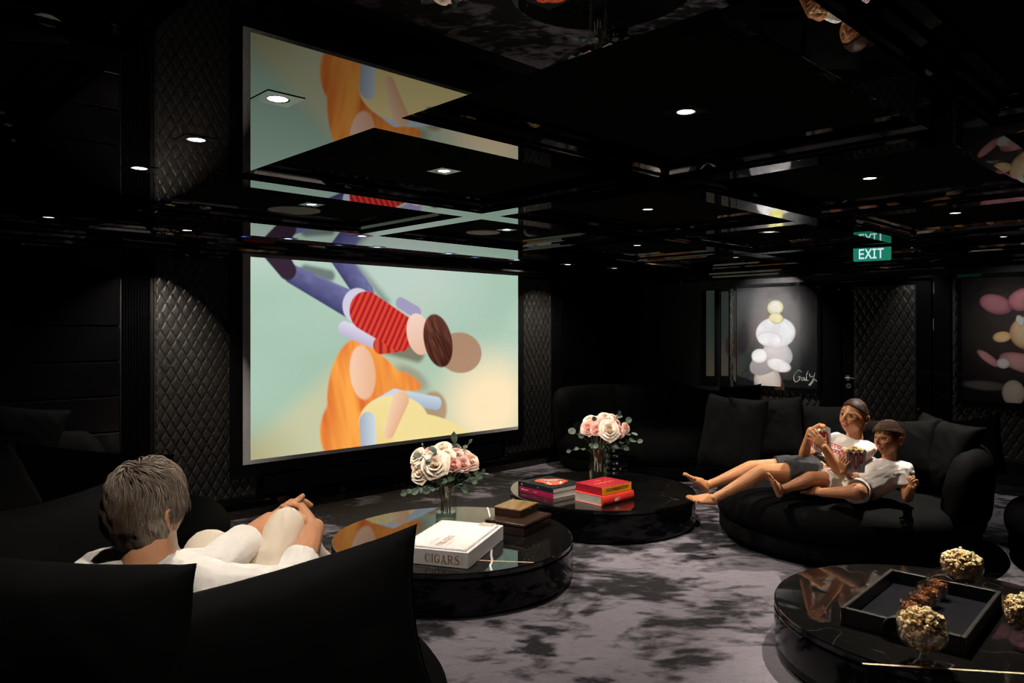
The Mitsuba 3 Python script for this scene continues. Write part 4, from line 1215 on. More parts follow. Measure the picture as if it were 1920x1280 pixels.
def jar(label, c, seed):
    g = np.random.default_rng(seed)
    t = thing('candy_jar', label, 'jar')
    W = T().translate(c.tolist())
    obj('glass', lathe([(0, .0006), (.038, .0006), (.040, .006), (.043, .03), (.046, .06), (.046, .078)], 36), 'm_glass_thick', t, smooth=40, to_world=W)
    obj('lid', lathe([(.048, .080), (.048, .084), (.045, .092), (.034, .106), (.018, .114), (.008, .117), (.006, .121), (.012, .127), (.013, .133), (.008, .139), (0, .140)], 36), 'm_glass_thick', t, smooth=40, to_world=W, label='domed glass lid with knob')
    pts = []
    while len(pts) < 95:
        x, y = g.uniform(-.04, .04, 2)
        z = g.uniform(.016, .075)
        if .020 < math.hypot(x, y) < .032 or (math.hypot(x, y) < .032 and z > .062):
            pts.append((x, y, z))
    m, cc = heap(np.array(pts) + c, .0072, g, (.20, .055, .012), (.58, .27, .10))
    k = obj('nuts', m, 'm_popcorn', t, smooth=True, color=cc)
    labels[k] = {'label': 'caramel coloured nuts', 'kind': 'stuff'}
for (x, y), lab in zip(((1758, 1121), (1742, 1136), (1726, 1150), (1709, 1165)), ('farthest of the four', 'second from the back', 'second from the front', 'nearest of the four')):
    jar(f'small lidded glass jar of caramel nuts on the tray, {lab}', at_z(x, y, ZT + .0125), 40 + x)
# ------------------------------------------------------------------ people
def sph(p, r, seg=20):
    return m3.Manifold.sphere(float(r), seg).translate(tuple(float(x) for x in p))
def bone(a, ra, b, rb):
    return m3.Manifold.batch_hull([sph(a, ra), sph(b, rb)])
def chain(pts):
    """[(point, radius) ...] to a list of hulls."""
    return [bone(p, r, q, s) for (p, r), (q, s) in zip(pts[:-1], pts[1:])]
def hull(pts):
    return m3.Manifold.batch_hull([sph(p, r) for p, r in pts])
def union(ms):
    return m3.Manifold.batch_boolean(ms, m3.OpType.Add)
def soft(man_, res=.012, it=10):
    m = tm(man_.refine_to_length(res))
    m.merge_vertices()
    trimesh.smoothing.filter_taubin(m, lamb=.5, nu=.52, iterations=it)
    return m
def rot_to(d, n, a):
    return d * math.cos(a) + n * math.sin(a)
def hand(w, d, n, s, L, curl, spread=.10, thumb=(.75, .25, .35)):
    """w wrist, d finger direction, n where the palm faces, s towards the thumb; curl: (first, second) bend of index..little finger."""
    d, n = unit(d), unit(n)
    n = unit(n - d * (n @ d))
    s = unit(s - d * (s @ d) - n * (s @ n))
    P = lambda a, b, c=0: w + d * a * L + s * b * L + n * c * L
    ms = [hull([(P(-.02, .07), .10 * L), (P(-.02, -.07), .10 * L), (P(.30, .17), .085 * L), (P(.30, -.15), .08 * L), (P(.47, .19), .062 * L), (P(.45, -.17), .056 * L)])]
    for i, (b, ln, r) in enumerate(((.185, .44, .056), (.065, .49, .058), (-.055, .45, .055), (-.165, .35, .048))):
        a1, a2 = curl[i]
        base = P(.46 - .02 * abs(i - 1), b)
        dd = unit(d + s * spread * (1.5 - i) * .35)
        d1 = rot_to(dd, n, a1)
        n1 = rot_to(n, -dd, a1)
        d2 = rot_to(d1, n1, a2)
        n2 = rot_to(n1, -d1, a2)
        d3 = rot_to(d2, n2, a2 * .7)
        p1 = base + d1 * ln * .46 * L
        p2 = p1 + d2 * ln * .30 * L
        p3 = p2 + d3 * ln * .22 * L
        r *= L
        ms += chain([(base - d * .1 * L, r), (base, r * 1.06), (p1, r * .98), (p2, r * .9), (p3, r * .78)])
    t0, t1, t2 = thumb
    td = unit(d * (1 - t0 * .6) + s * t0 + n * t1)
    q0 = P(.10, .15, .04)
    q1 = q0 + td * .26 * L
    td2 = unit(td + d * t2 + n * t1 * .6)
    q2 = q1 + td2 * .18 * L
    q3 = q2 + unit(td2 + d * t2 * .5) * .12 * L
    ms += chain([(q0, .085 * L), (q1, .062 * L), (q2, .056 * L), (q3, .044 * L)])
    return man(soft(union(ms), .005 * L / .15, 4))
def foot(heel, toe, up, side, L):
    """heel and toe-tip points, up = instep side, side = towards the big toe."""
    d = unit(toe - heel)
    up = unit(up - d * (up @ d))
    side = unit(side - d * (side @ d) - up * (side @ up))
    P = lambda a, b, c=0: heel + d * a * L + side * b * L + up * c * L
    ms = [hull([(P(.04, 0, .10), .135 * L), (P(.16, 0, .20), .13 * L)]),
          hull([(P(.05, .0, .10), .13 * L), (P(.30, .04, .20), .115 * L), (P(.66, .12, .085), .085 * L), (P(.62, -.13, .06), .075 * L)]),
          hull([(P(.66, .12, .085), .085 * L), (P(.60, -.14, .055), .07 * L), (P(.74, .12, .07), .07 * L), (P(.66, -.14, .05), .055 * L)])]
    for b, a0, a1, r in ((.135, .74, .95, .068), (.045, .75, .95, .046), (-.03, .73, .91, .043), (-.095, .70, .86, .041), (-.155, .66, .80, .040)):
        ms += chain([(P(a0 - .06, b * .95, .075), r * L * .95), (P((a0 + a1) / 2 + .02, b, .085), r * L * .9), (P(a1 - .02, b * 1.03, .06), r * L)])
    return man(soft(union(ms), .006 * L / .2, 4))

def head_shape(d):
    p = d * np.array([.335, .42, .5])
    z = p[:, 2]
    k = np.clip(-z / .5, 0, 1)
    f = np.clip(p[:, 1] / .42, 0, 1)
    p[:, 0] *= 1 - .30 * k ** 1.6
    p[:, 1] = np.where(p[:, 1] > 0, p[:, 1] * (1 - .10 * k) + .035 * k * f, p[:, 1] * (1 - .48 * k ** 1.1) - .03 * (1 - k) * np.clip(-d[:, 1], 0, 1))
    p[:, 2] += .03 * np.clip(-d[:, 1], 0, 1) * np.clip(d[:, 2], 0, 1)
    return p
def head_features(p, soft_=1.0):
    x, y, z = p[:, 0].copy(), p[:, 1].copy(), p[:, 2].copy()
    fr = np.clip((y - .12) / .2, 0, 1)
    g = lambda cx, cz, sx, sz: np.exp(-((np.abs(x) - cx) / sx) ** 2 - ((z - cz) / sz) ** 2) * fr
    dy = 0
    zz = np.clip((.10 - z) / .22, 0, 1)                     # nose: bridge to tip
    nose = np.exp(-(x / (.030 + .022 * zz)) ** 2) * fr * np.where((z < .12) & (z > -.16), np.sin(np.clip((.12 - z) / .24, 0, 1) * np.pi * .62) ** 1.3, 0)
    nose *= np.clip((z + .155) / .05, 0, 1)
    dy = dy + .105 * nose + .018 * g(.045, -.105, .028, .028)
    dy = dy - .050 * g(.135, .045, .075, .055) + .018 * g(.13, .125, .10, .035) + .012 * g(0, .14, .06, .06)
    dy = dy + .024 * g(.17, -.10, .085, .09) * soft_
    dy = dy + .030 * g(0, -.225, .085, .020) + .032 * g(0, -.268, .07, .020) - .014 * g(0, -.245, .10, .008) - .012 * g(0, -.315, .08, .025) + .030 * g(0, -.40, .085, .06)
    q = p.copy()
    q[:, 1] += dy
    return q
ICO = {lv: trimesh.creation.icosphere(lv, 1) for lv in (4, 5, 6)}
class Head:
    def __init__(self, c, fwd, up, H, level=6):
        y = unit(fwd)
        z = unit(up - y * (up @ y))
        x = np.cross(y, z)                                  # the person's right
        self.M = frame_matrix(c, x * H, y * H, z * H)
        self.c, self.x, self.y, self.z, self.H, self.level = c, x, y, z, H, level
    def w(self, p):
        return trimesh.transform_points(np.atleast_2d(p), self.M)
    def local(self, p):
        return trimesh.transform_points(p, np.linalg.inv(self.M))
    def solid(self):
        s = ICO[self.level]
        v = head_features(head_shape(s.vertices.copy()))
        m = trimesh.Trimesh(self.w(v), s.faces, process=False)
        parts = [man(m)]
        for e in (-1, 1):                                   # ears: rim and lobe round a hollow
            c0 = np.array([e * .335, -.03, .0])
            rim = [(-.01, .085), (-.055, .115), (-.10, .085), (-.105, .01), (-.075, -.07), (-.03, -.115), (.0, -.085)]
            pts = [(self.w(c0 + (e * (.03 + .035 * min(1, abs(a) * 9)), a, b))[0], .022 * self.H) for a, b in rim]
            parts += chain(pts)
            parts.append(hull([(self.w(c0 + (e * .012, -.02, .06))[0], .02 * self.H), (self.w(c0 + (e * .03, -.07, .05))[0], .016 * self.H), (self.w(c0 + (e * .015, -.02, -.07))[0], .018 * self.H)]))
        return parts
    def eyes(self, parent, look=(0, 0), iris=(.05, .025, .012)):
        for e in (-1, 1):
            s = trimesh.creation.icosphere(4, 1)
            ld = unit((look[0], 1, look[1]))
            a = np.degrees(np.arccos(np.clip(s.vertices @ ld, -1, 1)))[:, None]
            col = np.where(a < 13, [[.004, .004, .004]], np.where(a < 30, [iris], np.where(a < 33, [[.02, .012, .01]], [[.62, .58, .54]])))
            m = trimesh.Trimesh(self.w(np.array([e * .128, .318, .045]) + s.vertices * .058), s.faces, process=False)
            obj('eye', m, 'm_eye', parent, smooth=True, color=col, label='brown eye')
            th = np.linspace(-1.15, 1.15, 12)
            up = np.stack([e * .128 + .068 * np.sin(th), .318 + .058 * np.cos(th * .72), .052 + .026 * np.cos(th)], 1)
            lid = tube(self.w(up), .0085 * self.H, 6)
            obj('eyelid', lid, 'm_lash', parent, smooth=True, label='dark lash line')
    def strands(self, roots, flow, th, n_steps, step, r, g, lift=0.0, curl=0.0):
        """Hair strands: roots = unit directions, flow(d) = tangent, th(d) = hair thickness."""
        ms = []
        d = roots.copy()
        P = []
        ph = g.uniform(0, 6.28, len(d))
        amp = g.uniform(.4, 1.0, len(d))
        for k in range(n_steps):
            t = k / (n_steps - 1)
            base = head_shape(d.copy())
            rad = np.linalg.norm(base, axis=1, keepdims=True)
            off = th(d)[:, None] * (.55 + .6 * math.sin(t * math.pi * .8) + lift * t)
            P.append(base * (1 + off / rad))
            f = flow(d)
            f = f + curl * amp[:, None] * np.sin(t * 7 + ph)[:, None] * np.cross(d, f)
            f -= d * (f * d).sum(1, keepdims=True)
            f /= np.linalg.norm(f, axis=1, keepdims=True) + 1e-9
            d = d + f * step
            d /= np.linalg.norm(d, axis=1, keepdims=True)
        P = np.stack(P, 1)
        V, F, k0 = [], [], 0
        m, n = P.shape[0], P.shape[1]
        tt = np.gradient(P, axis=1)
        a = np.cross(tt, P)
        a /= np.linalg.norm(a, axis=2, keepdims=True) + 1e-9
        b = np.cross(tt, a)
        b /= np.linalg.norm(b, axis=2, keepdims=True) + 1e-9
        rr = r * np.sqrt(np.clip(1 - np.linspace(0, 1, n) ** 3, .03, 1))[None, :, None]
        ring = [P + a * rr, P + b * rr * .7, P - a * rr, P - b * rr * .7]
        V = np.stack(ring, 2).reshape(-1, 3)                # strand, step, 4
        i, j, q = np.meshgrid(np.arange(m), np.arange(n - 1), np.arange(4), indexing='ij')
        A = (i * n + j) * 4 + q
        B = (i * n + j) * 4 + (q + 1) % 4
        F = np.concatenate([np.stack([A, B, B + 4], -1).reshape(-1, 3), np.stack([A, B + 4, A + 4], -1).reshape(-1, 3)])
        me = trimesh.Trimesh(self.w(V), F, process=False)
        return me, np.repeat(np.arange(m), n * 4)
def cap(h, mask, th, level=5):
    """Hair body: the head's surface pushed out where mask is 1, sunk below the skin elsewhere."""
    s = ICO[level]
    d = s.vertices
    m = mask(d)[:, None]
    p = head_shape(d.copy())
    rad = np.linalg.norm(p, axis=1, keepdims=True)
    p = p * (1 + (th(d)[:, None] * m - .05 * (1 - m)) / rad)
    return trimesh.Trimesh(h.w(p), s.faces, process=False)
def sstep(a, b, x):
    t = np.clip((x - a) / (b - a), 0, 1)
    return t * t * (3 - 2 * t)

mat('m_eye', pri({'type': 'mesh_attribute', 'name': 'vertex_color'}, .08, .6))
mat('m_lash', pri((.012, .008, .006), .5, .3))
mat('m_skin', pri({'type': 'mesh_attribute', 'name': 'vertex_color'}, .42, .38))
mat('m_hair', pri({'type': 'mesh_attribute', 'name': 'vertex_color'}, .55, .18))
mat('m_shirt', pri((.80, .77, .72), .8, .15, sheen=.3))
mat('m_trousers', pri((.70, .62, .50), .85, .15, sheen=.3))
mat('m_boyshorts', pri((.66, .61, .52), .85, .15, sheen=.3))
mat('m_denim', pri(proc(lambda p, n, uv: mix((.016, .017, .019), (.045, .045, .047), fbm(p.x * 60, p.y * 60, p.z * 60, 3))), .85, .15))
mat('m_redprint', pri((.72, .035, .03), .5, .3))

def skin_mesh(bones, extra, base, head=None, lips=(.50, .16, .12), brow=(.02, .012, .008), fade=None, res=.011):
    body = man(soft(union(bones), res, 12))
    u = union([body] + extra)
    m = tm(u)
    v = m.vertices
    g = meshkit.fbm(v * 22, 3)[:, None]
    col = np.array(base)[None] * (.90 + .2 * g)
    if head is not None:
        p = head.local(v)
        x, y, z = np.abs(p[:, 0]), p[:, 1], p[:, 2]
        fr = (y > .2) & (np.linalg.norm(p, axis=1) < .75)
        def paint(w, c):
            nonlocal col
            w = (w * fr)[:, None]
            col = col * (1 - w) + np.array(c) * w
        paint(sstep(.115, .075, x) * sstep(.05, .03, np.abs(z + .245) + .18 * x) * .85, lips)
        paint(.5 * sstep(.008, .003, np.abs(z + .246)) * (x < .10), (.10, .02, .02))
        paint(.8 * sstep(.022, .010, np.abs(z - (.125 + .05 * np.sin(np.clip((x - .05) / .2, 0, 1) * np.pi)))) * sstep(.045, .075, x) * sstep(.245, .20, x), brow)
        paint(.20 * np.exp(-((x - .17) / .07) ** 2 - ((z + .1) / .07) ** 2), (.75, .22, .14))
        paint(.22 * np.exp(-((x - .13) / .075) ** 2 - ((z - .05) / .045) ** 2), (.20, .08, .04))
        paint(.6 * np.exp(-((x - .028) / .014) ** 2 - ((z + .148) / .010) ** 2), (.10, .03, .02))
        if fade is not None:
            fw = fade(p) * (np.linalg.norm(p, axis=1) < .75)
            col = col * (1 - fw[:, None]) + np.array(brow) * fw[:, None]
    return m, np.clip(col, 0, 1)
def cut(bones, p, d):
    """Limb of hulls cut off flat at p, the part beyond p along d removed."""
    d = unit(d)
    return union(bones).trim_by_plane(tuple(float(x) for x in -d), float(-d @ p))
def crease(m, amp, freq, seed, stretch=(1, 1, 1)):
    n = m.vertex_normals
    q = m.vertices * freq * np.array(stretch)
    q = q + 1.2 * (meshkit.noise(m.vertices * freq * .6 + seed, seed)[:, None] - .5)
    a = np.abs(meshkit.fbm(q + seed, 3, seed) - .5) * 2
    m.vertices = m.vertices + n * ((a - .35) * amp)[:, None]
    return m
def cloth(parts, amp=.008, freq=9, seed=1, it=10, res=.011):
    m = soft(union(parts), res, it)
    return crease(m, amp, freq, seed)

# popcorn tubs
def tub(label, c, up, face, hgt, wt, wb, seed, word):
    g = np.random.default_rng(seed)
    z = unit(up)
    y = -unit(face - z * (face @ z))                        # local -y looks along face
    x = np.cross(y, z)
    M = frame_matrix(c, x, y, z)
    t = thing('popcorn_tub', label, 'popcorn box')
    n = 13
    V, F = [], []
    side = []
    for s in range(4):
        for i in range(n - 1):
            a = -1 + 2 * i / (n - 1)
            q = {0: (a, -1), 1: (1, a), 2: (-a, 1), 3: (-1, -a)}[s]
            side.append((q, i / (n - 1)))
    N = len(side)
    for (q, u) in side:
        V.append((q[0] * wb / 2, q[1] * wb / 2, -hgt / 2))
    for (q, u) in side:
        top = hgt / 2 - .010 + .010 * abs(math.sin(u * 4 * math.pi))
        V.append((q[0] * wt / 2, q[1] * wt / 2, top))
    for i in range(N):
        j = (i + 1) % N
        F += [(i, j, N + j), (i, N + j, N + i)]
    V.append((0, 0, -hgt / 2))
    F += [(2 * N, (i + 1) % N, i) for i in range(N)]
    obj('carton', placed(trimesh.Trimesh(V, F, process=False), M), 'm_paperwhite', t)
    slope = math.atan((wt - wb) / 2 / hgt)
    def face_mat(k):
        return M @ rotz(k * math.pi / 2) @ trans(0, -(wt + wb) / 4 - .0008, 0) @ trimesh.transformations.rotation_matrix(slope, (1, 0, 0)) @ frame_matrix((0, 0, 0), (1, 0, 0), (0, 0, 1), (0, -1, 0))
    for k in (-1, 0, 1):
        tx = flat_text(word, hgt * .5, wb * .80, .0008)
        b = tx.bounds
        tx.apply_scale((1, hgt * .74 / (b[1][1] - b[0][1]), 1))
        b = tx.bounds
        tx.apply_translation((-(b[0][0] + b[1][0]) / 2, -(b[0][1] + b[1][1]) / 2, 0))
        obj('lettering', placed(tx, face_mat(k)), 'm_redprint', t + '__carton', label='tall red letters on the white carton')
    pts = []
    while len(pts) < 130:
        a, b = g.uniform(-1, 1, 2) * wt / 2 * .90
        e = max(abs(a), abs(b)) / (wt / 2)
        pts.append((a, b, hgt / 2 - .022 + g.uniform(0, .028) * (1.1 - e)))
    P = trimesh.transform_points(np.array(pts), M)
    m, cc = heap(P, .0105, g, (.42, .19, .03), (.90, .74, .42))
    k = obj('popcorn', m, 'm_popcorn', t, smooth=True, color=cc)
    labels[k] = {'label': 'popcorn', 'kind': 'stuff'}
    return M
# ---- the girl
def girl():
    t = thing('person', 'girl in white T-shirt and dark shorts lying barefoot on the sofa, holding a popcorn box', 'person')
    A = at
    hd = Head(A(1600, 782, 4.95), -RT * .80 - FW * .55 + UP * .10, UP * .97 + RT * .18, .232)
    neck, chest, waist, pel = A(1603, 822, 4.97), A(1594, 846, 4.98), A(1552, 874, 4.96), A(1520, 884, 4.95)
    shR, shL = A(1568, 826, 5.08), A(1624, 842, 4.88)
    elR, wrR = A(1508, 851, 4.98), A(1520, 807, 4.84)
    elL, wrL = A(1573, 880, 4.74), A(1545, 838, 4.72)
    hipR, knR, anR = A(1517, 878, 5.03), A(1408, 877, 5.08), A(1331, 908, 5.06)
    hipL, knL, anL = A(1522, 890, 4.88), A(1429, 884, 4.86), A(1345, 931, 4.90)
    b = chain([(neck + (hd.c - neck) * .55, .050), (neck, .052), (chest, .075)])
    b += [hull([(chest, .085), (shR, .048), (shL, .048)]), hull([(chest, .10), (waist, .088)]), hull([(waist, .088), (pel, .10), (hipR, .085), (hipL, .085)])]
    b += chain([(shR, .046), (elR, .036), (wrR, .024)]) + chain([(shL, .046), (elL, .036), (wrL, .024)])
    b += chain([(hipR, .085), (hipR * .45 + knR * .55, .066), (knR, .050), (knR * .72 + anR * .28 - UP * .006, .050), (anR * .85 + knR * .15, .030), (anR, .031)])
    b += chain([(hipL, .085), (hipL * .45 + knL * .55, .068), (knL, .050), (knL * .72 + anL * .28 - UP * .006, .050), (anL * .85 + knL * .15, .030), (anL, .031)])
    heelR, toeR = A(1322, 921, 5.05), A(1283, 890, 4.98)
    heelL, toeL = A(1340, 945, 4.90), A(1288, 938, 4.84)
    ex = hd.solid()
    ex.append(foot(heelR, toeR, unit(UP * .5 + RT * .6 + FW * .25), UP * .7 + FW * .5, .205))
    ex.append(foot(heelL, toeL, unit(UP * .85 - FW * .2), UP * .2 + FW * .9, .205))
    ex.append(hand(wrR, unit(A(1540, 794, 4.80) - wrR), unit(-UP * .9 + RT * .2), unit(-FW * .9 - UP * .1), .150, [(.75, .9), (.8, .95), (.75, .9), (.7, .8)], thumb=(.35, .8, .5)))
    ex.append(hand(wrL, unit(A(1522, 812, 4.74) - wrL), unit(FW * .9 - RT * .1), unit(UP), .150, [(.25, .35), (.22, .35), (.25, .4), (.3, .45)], spread=.35, thumb=(.85, .25, .2)))
    m, c = skin_mesh(b, ex, (.49, .225, .10), hd, lips=(.52, .17, .14))
    obj('body', m, 'm_skin', t, smooth=True, color=c, label='tanned skin')
    hd.eyes(t, look=(-.25, .05))
    # shirt and shorts
    sh = [hull([(chest, .096), (shR, .060), (shL, .060)]), hull([(chest, .112), (waist * .80 + chest * .2, .103)]), hull([(neck * .25 + chest * .75, .078), (shR, .056), (shL, .056)])]
    sh += [cut(chain([(shR, .064), (shR * .40 + elR * .60, .058)]), (shR * .50 + elR * .50), (shR * .50 + elR * .50) - shR)] + [cut(chain([(shL, .064), (shL * .40 + elL * .60, .060)]), (shL * .50 + elL * .50), (shL * .50 + elL * .50) - shL)]
    obj('shirt', cloth(sh, .018, 11, 3), 'm_shirt', t, smooth=True, label='white T-shirt')
    so_ = [hull([(waist * .6 + pel * .4, .098), (pel, .112), (hipR, .096), (hipL, .096)])]
    so_ += [cut(chain([(hipR, .098), (hipR * .30 + knR * .70, .083)]), (hipR * .42 + knR * .58), (hipR * .42 + knR * .58) - hipR)] + [cut(chain([(hipL, .098), (hipL * .38 + knL * .62, .086)]), (hipL * .46 + knL * .54), (hipL * .46 + knL * .54) - hipL)]
    obj('shorts', cloth(so_, .018, 14, 5), 'm_denim', t, smooth=True, label='dark grey shorts')
    # print on the shirt
    u = unit(shL - shR)
    for wd, h, (px, py), w in (('STOLLEN', .022, (1554, 836), .17), ('MOOD', .024, (1552, 846), .09)):
        o = A(px, py, 4.80)
        xx = unit(A(1600, 848, 4.80) - A(1550, 832, 4.80))
        nn = unit(-FW * .85 + UP * .45 - RT * .15)
        nn = unit(nn - xx * (nn @ xx))
        obj('print', placed(flat_text(wd, h, w, .002), frame_matrix(o + nn * .008, xx, np.cross(nn, xx), nn)), 'm_redprint', t + '__shirt', label='red lettering on the T-shirt')
    # hair: pulled back to a low knot
    g = np.random.default_rng(5)
    def hl(d):                                             # hairline
        x, y, z = np.abs(d[:, 0]), d[:, 1], d[:, 2]
        front = sstep(.63, .72, z + .28 * np.clip(-y + .35, 0, 2) + .25 * x * (y > 0))
        sidea = sstep(.20, .08, y - .30 * z) * sstep(-.62, -.50, z)
        return np.clip(np.maximum(front, sidea * (1 - sstep(.0, .1, y) * sstep(.1, -.1, z))), 0, 1)
    thk = lambda d: .020 + .016 * meshkit.noise(d * np.array([14, 5, 5]) + 3) + .02 * sstep(.3, .9, d[:, 2])
    cm = cap(hd, hl, thk)
    col = np.array([[.022, .010, .006]]) * (.6 + .9 * meshkit.noise(cm.vertices * 120))[:, None]
    obj('hair', cm, 'm_hair', t, smooth=True, color=col, label='dark brown hair')
    knot = unit(np.array([0, -1.0, -.55]))
    rts = g.normal(size=(2600, 3))
    rts /= np.linalg.norm(rts, axis=1, keepdims=True)
    rts = rts[hl(rts) > .6]
    fl = lambda d: knot[None] - d * (d @ knot)[:, None]
    sm, idx = hd.strands(rts, fl, lambda d: .034 + 0 * d[:, 0], 9, .09, .008, g, curl=.12)
    cc = (np.array([[.022, .010, .006]]) * (.5 + 1.3 * g.random((len(rts), 1))))[idx]
    k = obj('strands', sm, 'm_hair', t + '__hair', smooth=True, color=cc)
    labels[k] = {'label': 'strands of dark brown hair', 'kind': 'stuff'}
    K = hd.w((0, -.46, -.22))[0]
    tail = [K + hd.z * .03, K - hd.y * .02, K - hd.z * .03 - hd.y * .028 + hd.x * .01, K - hd.z * .075 - hd.y * .01, K - hd.z * .11 + hd.y * .01]
    obj('ponytail', crease(soft(union(chain([(p, r) for p, r in zip(tail, (.03, .036, .034, .026, .008))])), .008, 6), .012, 60, 2), 'm_lash', t, smooth=True, label='low dark ponytail')
    obj('earring', placed(trimesh.creation.icosphere(2, .006), trans(*hd.w((-.36, -.04, -.15))[0])), 'm_brass', t + '__body', smooth=True, label='small gold earring')
    tub('white popcorn box with red letters in the hands of the girl', A(1538, 823, 4.80), UP * .97 - RT * .12 + FW * .1, -FW * .95 - RT * .25 + UP * .2, .145, .122, .098, 51, 'POP')
girl()

# ---- the boy
def boy():
    t = thing('person', 'boy in white T-shirt and pale shorts lying barefoot in front of the girl', 'person')
    A = at
    hd = Head(A(1666, 823, 4.74), -RT * .90 - FW * .40 - UP * .02, UP * 1.0 + RT * .06, .218)
    neck, chest, waist, pel = A(1669, 862, 4.75), A(1662, 888, 4.74), A(1628, 908, 4.74), A(1600, 912, 4.76)
    shR, shL = A(1632, 872, 4.90), A(1697, 881, 4.66)
    elR, wrR = A(1606, 897, 4.74), A(1582, 884, 4.58)
    elL, wrL = A(1702, 931, 4.62), A(1709, 913, 4.56)
    hipR, knR, anR = A(1596, 905, 4.82), A(1520, 897, 4.74), A(1470, 916, 4.74)
    hipL, knL, anL = A(1606, 920, 4.70), A(1608, 921, 4.48), A(1540, 923, 4.66)
    b = chain([(neck + (hd.c - neck) * .55, .046), (neck, .048), (chest, .07)])
    b += [hull([(chest, .08), (shR, .044), (shL, .044)]), hull([(chest, .095), (waist, .09)]), hull([(waist, .09), (pel, .09), (hipR, .075), (hipL, .075)])]
    b += chain([(shR, .042), (elR, .034), (wrR, .023)]) + chain([(shL, .042), (elL, .034), (wrL, .023)])
    b += chain([(hipR, .078), (hipR * .5 + knR * .5, .064), (knR, .046), (knR * .7 + anR * .3 - UP * .005, .044), (anR * .85 + knR * .15, .028), (anR, .028)])
    b += chain([(hipL, .078), (hipL * .5 + knL * .5, .060), (knL, .047), (knL * .7 + anL * .3 - UP * .004, .040), (anL, .027)])
    ex = hd.solid()
    ex.append(foot(A(1458, 930, 4.72), A(1438, 884, 4.66), unit(RT * .8 + FW * .2), unit(RT * .15 + FW * .6 - UP * .0 + UP * 0) * 1.0, .175))
    ex.append(foot(A(1541, 928, 4.67), A(1512, 926, 4.80), UP, -FW * .2 - RT, .165))
    ex.append(hand(wrR, unit(A(1581, 852, 4.52) - wrR), unit(RT * .9 + FW * .45), unit(FW), .135, [(.65, .6), (.7, .6), (.7, .6), (.65, .6)], spread=.35, thumb=(.5, .3, .3)))
    ex.append(hand(wrL, unit(A(1716, 894, 4.52) - wrL), unit(-RT * .8 - FW * .4), unit(-RT * .2 + UP * .4 - FW), .130, [(.5, .9), (.65, 1.0), (.7, 1.0), (.75, 1.0)], thumb=(.45, .5, .3)))
    def fade(p):
        x, y, z = np.abs(p[:, 0]), p[:, 1], p[:, 2]
        side = sstep(.20, .08, y - .10 * np.sin(np.clip(z, 0, 1) * 3)) * sstep(-.22, .12, z - .10 * np.clip(-y, 0, 1)) + sstep(.0, -.2, y) * sstep(-.30, -.02, z)
        ear = np.exp(-((y + .06) / .10) ** 2 - ((z + .0) / .13) ** 2) * (x > .30)
        return np.clip(side, 0, 1) * .88 * (1 - np.clip(ear * 1.6, 0, 1))
    m, c = skin_mesh(b, ex, (.42, .185, .085), hd, lips=(.42, .14, .10), brow=(.022, .011, .007), fade=fade)
    obj('body', m, 'm_skin', t, smooth=True, color=c, label='tanned skin')
    hd.eyes(t, look=(.15, .15))
    sh = [hull([(chest, .094), (shR, .056), (shL, .060)]), hull([(chest, .110), (waist, .106), (pel * .55 + waist * .45, .104)]), hull([(neck * .30 + chest * .70, .070), (shR, .052), (shL, .054)])]
    sh += [cut(chain([(shR, .058), (shR * .30 + elR * .70, .054)]), (shR * .45 + elR * .55), (shR * .45 + elR * .55) - shR)] + [cut(chain([(shL, .060), (shL * .28 + elL * .72, .058)]), (shL * .42 + elL * .58), (shL * .42 + elL * .58) - shL)]
    obj('shirt', cloth(sh, .026, 10, 7, res=.009), 'm_shirt', t, smooth=True, label='white T-shirt')
    so_ = [hull([(waist * .3 + pel * .7, .10), (pel, .100), (hipR, .088), (hipL, .088)])]
    so_ += [cut(chain([(hipR, .090), (hipR * .18 + knR * .82, .072)]), (hipR * .32 + knR * .68), (hipR * .32 + knR * .68) - hipR)] + [cut(chain([(hipL, .090), (hipL * .16 + knL * .84, .070)]), (hipL * .30 + knL * .70), (hipL * .30 + knL * .70) - hipL)]
    obj('shorts', cloth(so_, .016, 11, 9), 'm_boyshorts', t, smooth=True, label='pale beige shorts')
    g = np.random.default_rng(6)
    def hl(d):
        x, y, z = np.abs(d[:, 0]), d[:, 1], d[:, 2]
        return sstep(.44, .60, z + .22 * np.clip(-y, 0, 1) - .18 * np.clip(y, 0, 1))
    thk = lambda d: .040 + .02 * meshkit.noise(d * np.array([6, 9, 6]) + 1) + .04 * np.clip(d[:, 1], 0, 1) 
    cm = cap(hd, hl, thk)
    obj('hair', cm, 'm_hair', t, smooth=True, color=np.array([[.026, .012, .007]]) * (.6 + .9 * meshkit.noise(cm.vertices * 120))[:, None], label='short dark brown hair with clipped sides')
    rts = g.normal(size=(4200, 3))
    rts /= np.linalg.norm(rts, axis=1, keepdims=True)
    rts = rts[hl(rts) > .35]
    F_ = unit(np.array([.45, 1.0, .1]))
    fl = lambda d: F_[None] * np.where(d[:, 1:2] > -.5, 1, .2) - UP[None] * .5 * (1 - sstep(.4, .9, d[:, 2]))[:, None] + 0 * d
    sm, idx = hd.strands(rts, fl, lambda d: .052 + .03 * np.clip(d[:, 1], 0, 1), 8, .05, .009, g, lift=.25, curl=.25)
    cc = (np.array([[.060, .032, .018]]) * (.4 + 1.5 * g.random((len(rts), 1))))[idx]
    k = obj('strands', sm, 'm_hair', t + '__hair', smooth=True, color=cc)
    labels[k] = {'label': 'strands of dark brown hair', 'kind': 'stuff'}
    tub('white popcorn box with red letters standing on the lap of the boy', A(1601, 861, 4.58), UP, -FW * .95 - RT * .2, .142, .118, .098, 52, 'POP')
boy()

